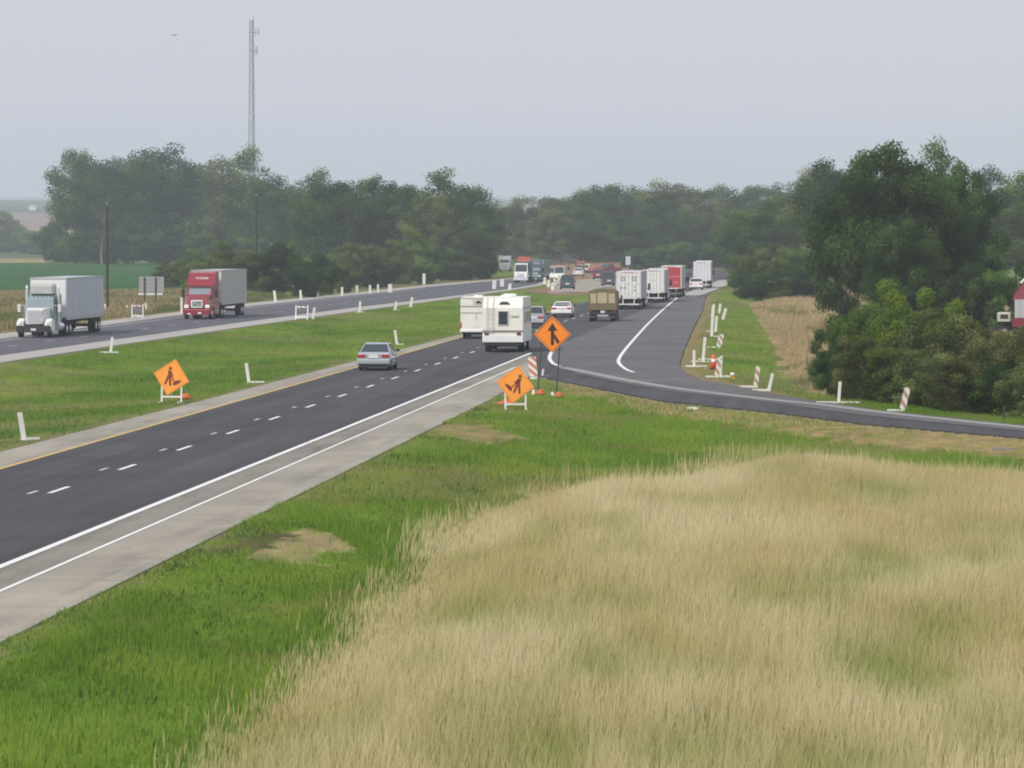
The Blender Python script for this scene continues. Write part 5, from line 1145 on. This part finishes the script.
# striped panel by the gore
def vpanel(label, px, py, hpx, wpx=2.4, lean=0, foot=(-.35, .35), stripe=None, rz=0., depth=.05, group='white vertical panels', wf=.09):
    """upright traffic panel on a T foot; foot = extent in metres left/right of the post"""
    x, y, z = G(px, py); s = F / y; h = hpx / s; w_ = max(.05, wpx / s)
    r = empty('delineator', label, 'delineator', group, (x, y, z), R(rz))
    b = MB().box(-w_ / 2, w_ / 2, -depth / 2, depth / 2, h * .28 if stripe else .0, h)
    if stripe: b = MB().box(-w_ / 2, w_ / 2, -.02, .02, h * .12, h)
    p_ = part(b, 'panel', stripe or M_panel, r)
    if stripe: part(MB().box(-.035, .035, .022, .06, 0, h * 1.03), 'post', M_panel, r)
    part(MB().box(foot[0], foot[1], -.06, .06, .0, wf), 'foot', M_panel, r).rotation_euler = (0, -R(lean), 0)
    part(MB().box(-.05, .05, -.32, .32, .0, .05), 'cross_foot', M_panel, r)
    r.rotation_euler = (0, R(lean), R(rz)); return r
V = vpanel; GN = 'white panels beside the oncoming road'
V('orange and white striped panel left of the merge sign posts', 534, 379, 22, 8, -6, (-.2, .15), M_stripe, group=None)
V('stubby white panel foot right of the striped panel by the merge sign', 542, 377, 8, 2, 10, (-.1, .3))
V('white panel nearest the bottom left, standing in the median', 24, 440, 28, 5, -9, (0, .55), rz=20)
V('white panel in the median left of the silver sedan', 249, 383, 20, 3.2, -8, (0, .75))
V('white panel just behind the right side of the silver sedan', 397, 345, 15, 2.6, -8, (0, .5))
V('white panel at the median edge below the first truck trailer', 110.5, 353, 16, 2.6, 7, (-.65, .5))
V('white panel at the median edge, left of three past the barricade', 359.5, 312.5, 11, 2.2, 4, (-.3, .4))
V('white panel at the median edge, middle of three past the barricade', 395, 310.5, 9, 2.4, 8, (-.3, .4))
V('white panel at the median edge, right of three past the barricade', 410.5, 307, 10, 2.4, 10, (-.3, .3))
rowp = [(275.5, 302.5, 12, 2.6, -6), (301, 300, 10, 2.2, -4), (318, 298, 9, 2.6, 2), (342, 296, 9, 2.2, 0), (357, 295.3, 10, 2.6, 0), (370, 294, 9, 2.2, 0), (378, 293.3, 9, 2.0, 0), (390, 293, 9, 4, 0)]
nm = ['leftmost of the row, below the dark bush', 'second from the left, below dark bush', 'third from the left, below dark bush', 'below the small pale shrub', 'fifth from the left of the row', 'third from the right of the row', 'second from the right of the row', 'wide one at the right end of the row']
for (a, b_, h_, w_, l_), t in zip(rowp, nm): V('white panel beyond the oncoming road, ' + t, a, b_, h_, w_, l_, (-.1, .3), group=GN)
V('tall pale marker at the olive thicket beyond the oncoming road', 424, 284.5, 11, 3, 0, (-.1, .1), group=GN)
V('white panel post right beside the tall dark utility pole', 106, 314, 10, 2, -6, (-.2, .2), group=GN)
V('white panel post touching the left side of the red truck', 181.5, 314, 17, 2, 0, (-.2, .2), group=GN)
V('white panel leaning left of the barricade behind the trucks', 128.5, 314, 9, 2, -10, (-.1, .2), group=GN)
V('white panel leaning right of the barricade behind the trucks', 147.5, 313, 10, 2.2, -12, (-.1, .2), group=GN)
V('pale panel at the bend above the camper, left one', 494, 289.5, 9, 4, 3, (-.4, .4)); V('pale panel at the bend above the camper, middle one', 502, 287, 8, 4, 0, (-.4, .4)); V('pale panel at the bend above the motorhome, right one', 509.5, 290.5, 7, 3, 5, (-.3, .3))
V('white panel leaning beside the median barricade', 312.5, 319.5, 12, 2.4, 10, (-.1, .2))
# group at the bend of the ramp
GS = 'white panels stacked beside the merging lane'
V('white T panel with low base, nearest the asphalt in the cluster', 694, 367, 17, 2.6, 0, (-.45, .7), group=GS)
V('white panel lying on edge behind the nearest one of the cluster', 703, 362, 9, 2.0, 2, (-.7, .35), group=GS, wf=.07)
V('tall white panel second from the asphalt in the cluster', 703, 360, 23, 2.8, 5, (-.3, .8), group=GS)
V('tallest thin white panel in the middle of the cluster', 711.5, 337, 31, 2.8, 3, (-.1, .7), group=GS)
V('white panel with crosspiece behind the tallest one of the cluster', 715.5, 332, 16, 2.6, 4, (-.7, .1), group=GS)
V('slim white panel at the back left of the cluster', 713, 316, 12, 2.2, 4, (-.3, .1), group=GS)
V('slim white panel at the back middle of the cluster', 719, 313.5, 10, 2.4, 8, (-.1, .1), group=GS)
V('white panel leaning at the back right of the cluster', 722.5, 320, 12, 2.8, 16, (-.05, .1), group=GS)
V('orange striped panel tilted at the grass side of the cluster', 718.5, 348, 14, 5.5, 12, (-.7, .1), M_stripef, group=GS)
V('pair of white striped panels on a long base beside the orange cone', 716.5, 377.5, 20, 5, 10, (-.55, .65), M_stripef, group=GS)
V('second white upright on the long base beside the orange cone', 720, 377, 21, 2.6, 4, (-.1, .5), group=GS)
V('striped panel on the grass right of the cluster', 755.5, 387.5, 21, 4.5, 7, (-.75, .1), M_stripef)
V('plain white panel leaning right of the striped one on the grass', 768.5, 391, 18, 3, 13, (-.75, .1))
V('white T panel at the edge of the ramp before the thicket', 838.5, 403.5, 22, 3, 4, (-.95, .9))
V('striped panel standing before the thicket at the ramp edge', 902, 411.5, 24, 6, 13, (-.6, .1), M_stripef)
# orange cone / drum top
mb = MB().tube((0, 0, .06), (0, 0, .8), .2, .05, 14); o = mb.build('traffic_cone', surf('cone orange', (.85, .10, .04), .5), None, True); x, y, z = G(713.5, 369.5); o.location = (x, y, z)
tag(o, 'orange-red traffic cone among the white panels', 'traffic cone'); part(MB().box(-.26, .26, -.26, .26, 0, .06), 'base', M_black, o); part(MB().tube((0, 0, .42), (0, 0, .56), .137, .104, 14), 'reflective_collar', M_white, o)
# small pale lamp on the grass
mb = MB(); mb.tube((0, 0, .16), (0, 0, .32), .13, .1, 10); o = mb.build('beacon', M_cream, None, True); x, y, z = G(732.5, 379); o.location = (x, y, z); tag(o, 'small pale warning lamp lying on the soil right of the panels', 'beacon'); part(MB().box(-.12, .12, -.08, .08, 0, .16), 'battery_case', M_yellow, o)
# barricades
def barricade(label, px, py, wpx, hpx, rz=0., dark=False, lean=0):
    x, y, z = G(px, py); s = F / y; w_ = wpx / s; h = hpx / s
    r = empty('barricade', label, 'barricade', 'white folding barricades', (x, y, z), R(rz))
    for sx in (-1, 1):
        part(MB().box(-.05, .05, -.03, .03, 0, h), 'upright', M_panel, r).location = (sx * w_ / 2, 0, 0)
        part(MB().box(-.04, .04, -.45, .45, 0, .07), 'foot', M_panel, r).location = (sx * w_ / 2, 0, 0)
    for zz in (.22, .88): part(MB().box(-w_ / 2 + .05, w_ / 2 - .05, -.05, -.032, h * zz - .07, h * zz + .07), 'rail', M_stripef if zz > .5 else M_panel, r)
    if dark: part(MB().box(-w_ / 2 + .1, w_ / 2 - .12, -.03, -.012, h * .42, h * .98), 'sign_board', surf('slate board', (.16, .16, .18), .6), r)
    r.rotation_euler = (R(lean), 0, R(rz)); return r
barricade('white barricade with dark board by the far shoulder between the trucks', 137.5, 319, 11, 15, 0, True)
b2 = barricade('white barricade standing at the median edge right of the red truck', 301.5, 320.5, 12, 15.5, -8, False, -10)
# back of a big roadside sign
r = empty('roadside_sign', 'back of a wide grey road sign between the two trucks', 'road sign'); x, y, z = G(151.5, 306)
w_ = 26 / sc(306) / 2; part(MB().box(-w_, w_, -.02, .02, 1.35, 3.05), 'sign_panel', surf('bare sign metal', (.36, .36, .37), .5, dirt=.3, dscale=3), r)
pm = MB()
for i in range(4): pm.box(-w_, w_, -.05, -.021, 1.5 + i * .42, 1.55 + i * .42)
part(pm, 'stiffeners', M_steel, r); part(MB().box(-w_ - .1, w_ * .9, -.03, .0, 1.14, 1.34), 'lower_strip', M_panel, r)
for sx in (-.55, .35): part(MB().box(sx * w_ - .06, sx * w_ + .06, -.16, -.052, -.1, 3.0), 'post', M_wood, r)
r.location = (x, y, z); r.rotation_euler = (0, 0, R(-4))
# pale panel sign in front of the far wood
r = empty('roadside_sign', 'small pale sign on a post in front of the far wood', 'road sign'); x, y, z = G(628, 277); 
part(MB().box(-.42, .42, -.03, .03, 2.1, 3.6), 'sign_panel', surf('pale lilac sign', (.62, .62, .72), .5), r); part(MB().box(-.05, .05, .031, .12, 0, 3.5), 'post', M_galv, r); r.location = (x, y, z)
# white barrels at the works
bars = [(545, 284.5, 'nearest'), (549, 287, 'lowest'), (555, 286, 'right'), (559, 283, 'far'), (553, 290, 'front')]
for (px, py, t), l in zip(bars, ['white traffic barrel at the works, leftmost by the teal truck', 'white traffic barrel at the works, second from the left', 'white traffic barrel at the works, between the van and dark pickup', 'white traffic barrel at the works, right beside the dark pickup', 'white traffic barrel at the works, nearest on the grass tip']):
    mb = MB(); mb.tube((0, 0, 0), (0, 0, .5), .3, .26, 14); mb.tube((0, 0, .5), (0, 0, 1.0), .24, .21, 14); o = mb.build('traffic_barrel', M_panel, None); x, y, z = G(px, py); o.location = (x, y, z); tag(o, l, 'traffic barrel', 'white barrels at the works')
    part(MB().tube((0, 0, .55), (0, 0, .7), .242, .234, 14), 'orange_band', surf('washed orange', (.75, .45, .30), .6), o); part(MB().box(-.12, .12, -.03, .03, 1.0, 1.12), 'handle', M_black, o)
# utility poles
def pole(label, px, py, top, rz):
    x, y, z = G(px, py); s = F / y; h = (py - top) / s; r = empty('utility_pole', label, 'utility pole', 'wooden poles beyond the oncoming road', (x, y, z), R(rz))
    part(MB().tube((0, 0, -.3), (0, 0, h), .14, .09, 10), 'pole', M_wood, r); part(MB().tube((0, 0, h), (0, 0, h + .25), .05, .03, 6), 'insulator', M_grey, r)
    return r
pole('tall dark utility pole behind the first white truck', 107.5, 313, 205, 62); pole('thin dark utility pole between red truck and dark bush', 256.5, 297, 196, 62)
# thin stake before the thicket
o = MB().box(-.04, .04, -.04, .04, -.1, .62).build('stake', M_wood, None); x, y, z = G(1004, 422); o.location = (x, y, z); tag(o, 'thin weathered stake in the grass under the right thicket', 'stake')
# debris on the soil by the gore
for (a, b_, L_, c_, m_, lb_) in ((583, 401, .9, 25, M_black, 'dark strip of debris on the grass right of the merge sign'), (693, 409, .35, 10, M_cream, 'small pale scrap on the soil below the ramp'), (1004, 449.5, .7, 5, M_conc2, 'flat grey slab in the grass at the right edge')):
    o = MB().rbox(-L_ / 2, L_ / 2, -.3, .3, -.02, .07, .03).build('debris', m_, None); x, y, z = G(a, b_); o.location = (x, y, z); o.rotation_euler = (0, 0, R(c_)); tag(o, lb_, 'debris')
# lattice radio mast
r = empty('radio_mast', 'tall thin lattice radio mast rising behind the grove', 'radio mast'); yM = 1350.; s = F / yM; xM = (252.5 - 512) / s; hM = H + (235 - 20) / s; zM = float(height(np.array([xM]), np.array([yM]))[0])
mb = MB(); lt_ = MB()
cor = [(math.cos(a), math.sin(a)) for a in (R(80), R(200), R(320))]
rad = lambda z: 1.45 - .75 * z / hM
for cx_, cy_ in cor: 
    for k in range(12): z0, z1 = hM * k / 12, hM * (k + 1) / 12; mb.tube((cx_ * rad(z0), cy_ * rad(z0), z0), (cx_ * rad(z1), cy_ * rad(z1), z1), .10, n=5)
nb = 46
for k in range(nb):
    z0, z1 = hM * k / nb, hM * (k + 1) / nb
    for i in range(3):
        a, b_ = cor[i], cor[(i + 1) % 3]
        if k % 2: a, b_ = b_, a
        lt_.tube((a[0] * rad(z0), a[1] * rad(z0), z0), (b_[0] * rad(z1), b_[1] * rad(z1), z1), .07, n=4); lt_.tube((a[0] * rad(z0), a[1] * rad(z0), z0), (b_[0] * rad(z0), b_[1] * rad(z0), z0), .05, n=4)
M_mast = surf('dark weathered mast steel', (.10, .10, .12), .6); part(mb, 'legs', M_mast, r); part(lt_, 'lattice', M_mast, r); an = MB()
for zz, L_ in ((hM - 4, 2.2), (hM - 10, 1.7)):
    an.tube((-.9, 0, zz), (L_ + .2, 0, zz), .12, n=5)
    for xx in (1.3, L_): an.tube((xx, 0, zz - 1.2), (xx, 0, zz + 1.4), .13, n=5)
an.tube((.4, 0, hM), (.4, 0, hM + 1.2), .1, n=5); part(an, 'antennas', M_galv, r); r.location = (xM, yM, zM)
# bird
mb = MB(); mb.tube((0, -.28, 0), (0, 0, .03), .03, .09, 8).tube((0, 0, .03), (0, .22, .02), .09, .02, 8); mb.plate([(-.05, .1, .05), (-.5, .02, .22), (-.85, -.12, .1), (-.45, -.12, .18), (-.05, -.12, .05)], .015).plate([(.05, .1, .05), (.05, -.12, .05), (.45, -.12, .18), (.85, -.12, .1), (.5, .02, .22)], .015)
mb.tube((0, .2, .03), (0, .32, .04), .055, .01, 7)
o = mb.build('bird', M_bird, None); yb_ = 420.; o.location = ((175 - 512) * yb_ / F, yb_, H + (235 - 36) * yb_ / F); o.rotation_euler = (0, 0, R(50)); o.scale = (.5,) * 3; tag(o, 'dark bird flying alone in the sky left of the mast', 'bird')
# pale farm building far off
r = empty('farm_building', 'tiny white farm building under the far ridge', 'building'); yF = 3500.; xF = (33 - 512) * yF / F; zF = float(height(np.array([xF]), np.array([yF]))[0])
part(MB().box(-2.8, 2.8, -3, 3, -1, 2.2), 'wall', M_white, r); part(MB().prof([(-3.3, 2.22, 3.1), (3.3, 2.22, 3.1), (0, 4, 3.1)]), 'roof', M_grey, r); r.location = (xF, yF, zF)

# ------------------------------------------------------------------ haze: summer air around everything
m, nt, out = newmat('summer haze'); pv = N(nt, 'ShaderNodeVolumePrincipled'); pv.inputs['Color'].default_value = (.80, .89, 1.0, 1); pv.inputs['Density'].default_value = HAZE; pv.inputs['Anisotropy'].default_value = 0.0
nt.links.new(pv.outputs[0], out.inputs['Volume'])
hz = MB().box(-17500, 17500, -450, 10200, -10, 135).build('haze', m, None); tag(hz, kind='stuff')
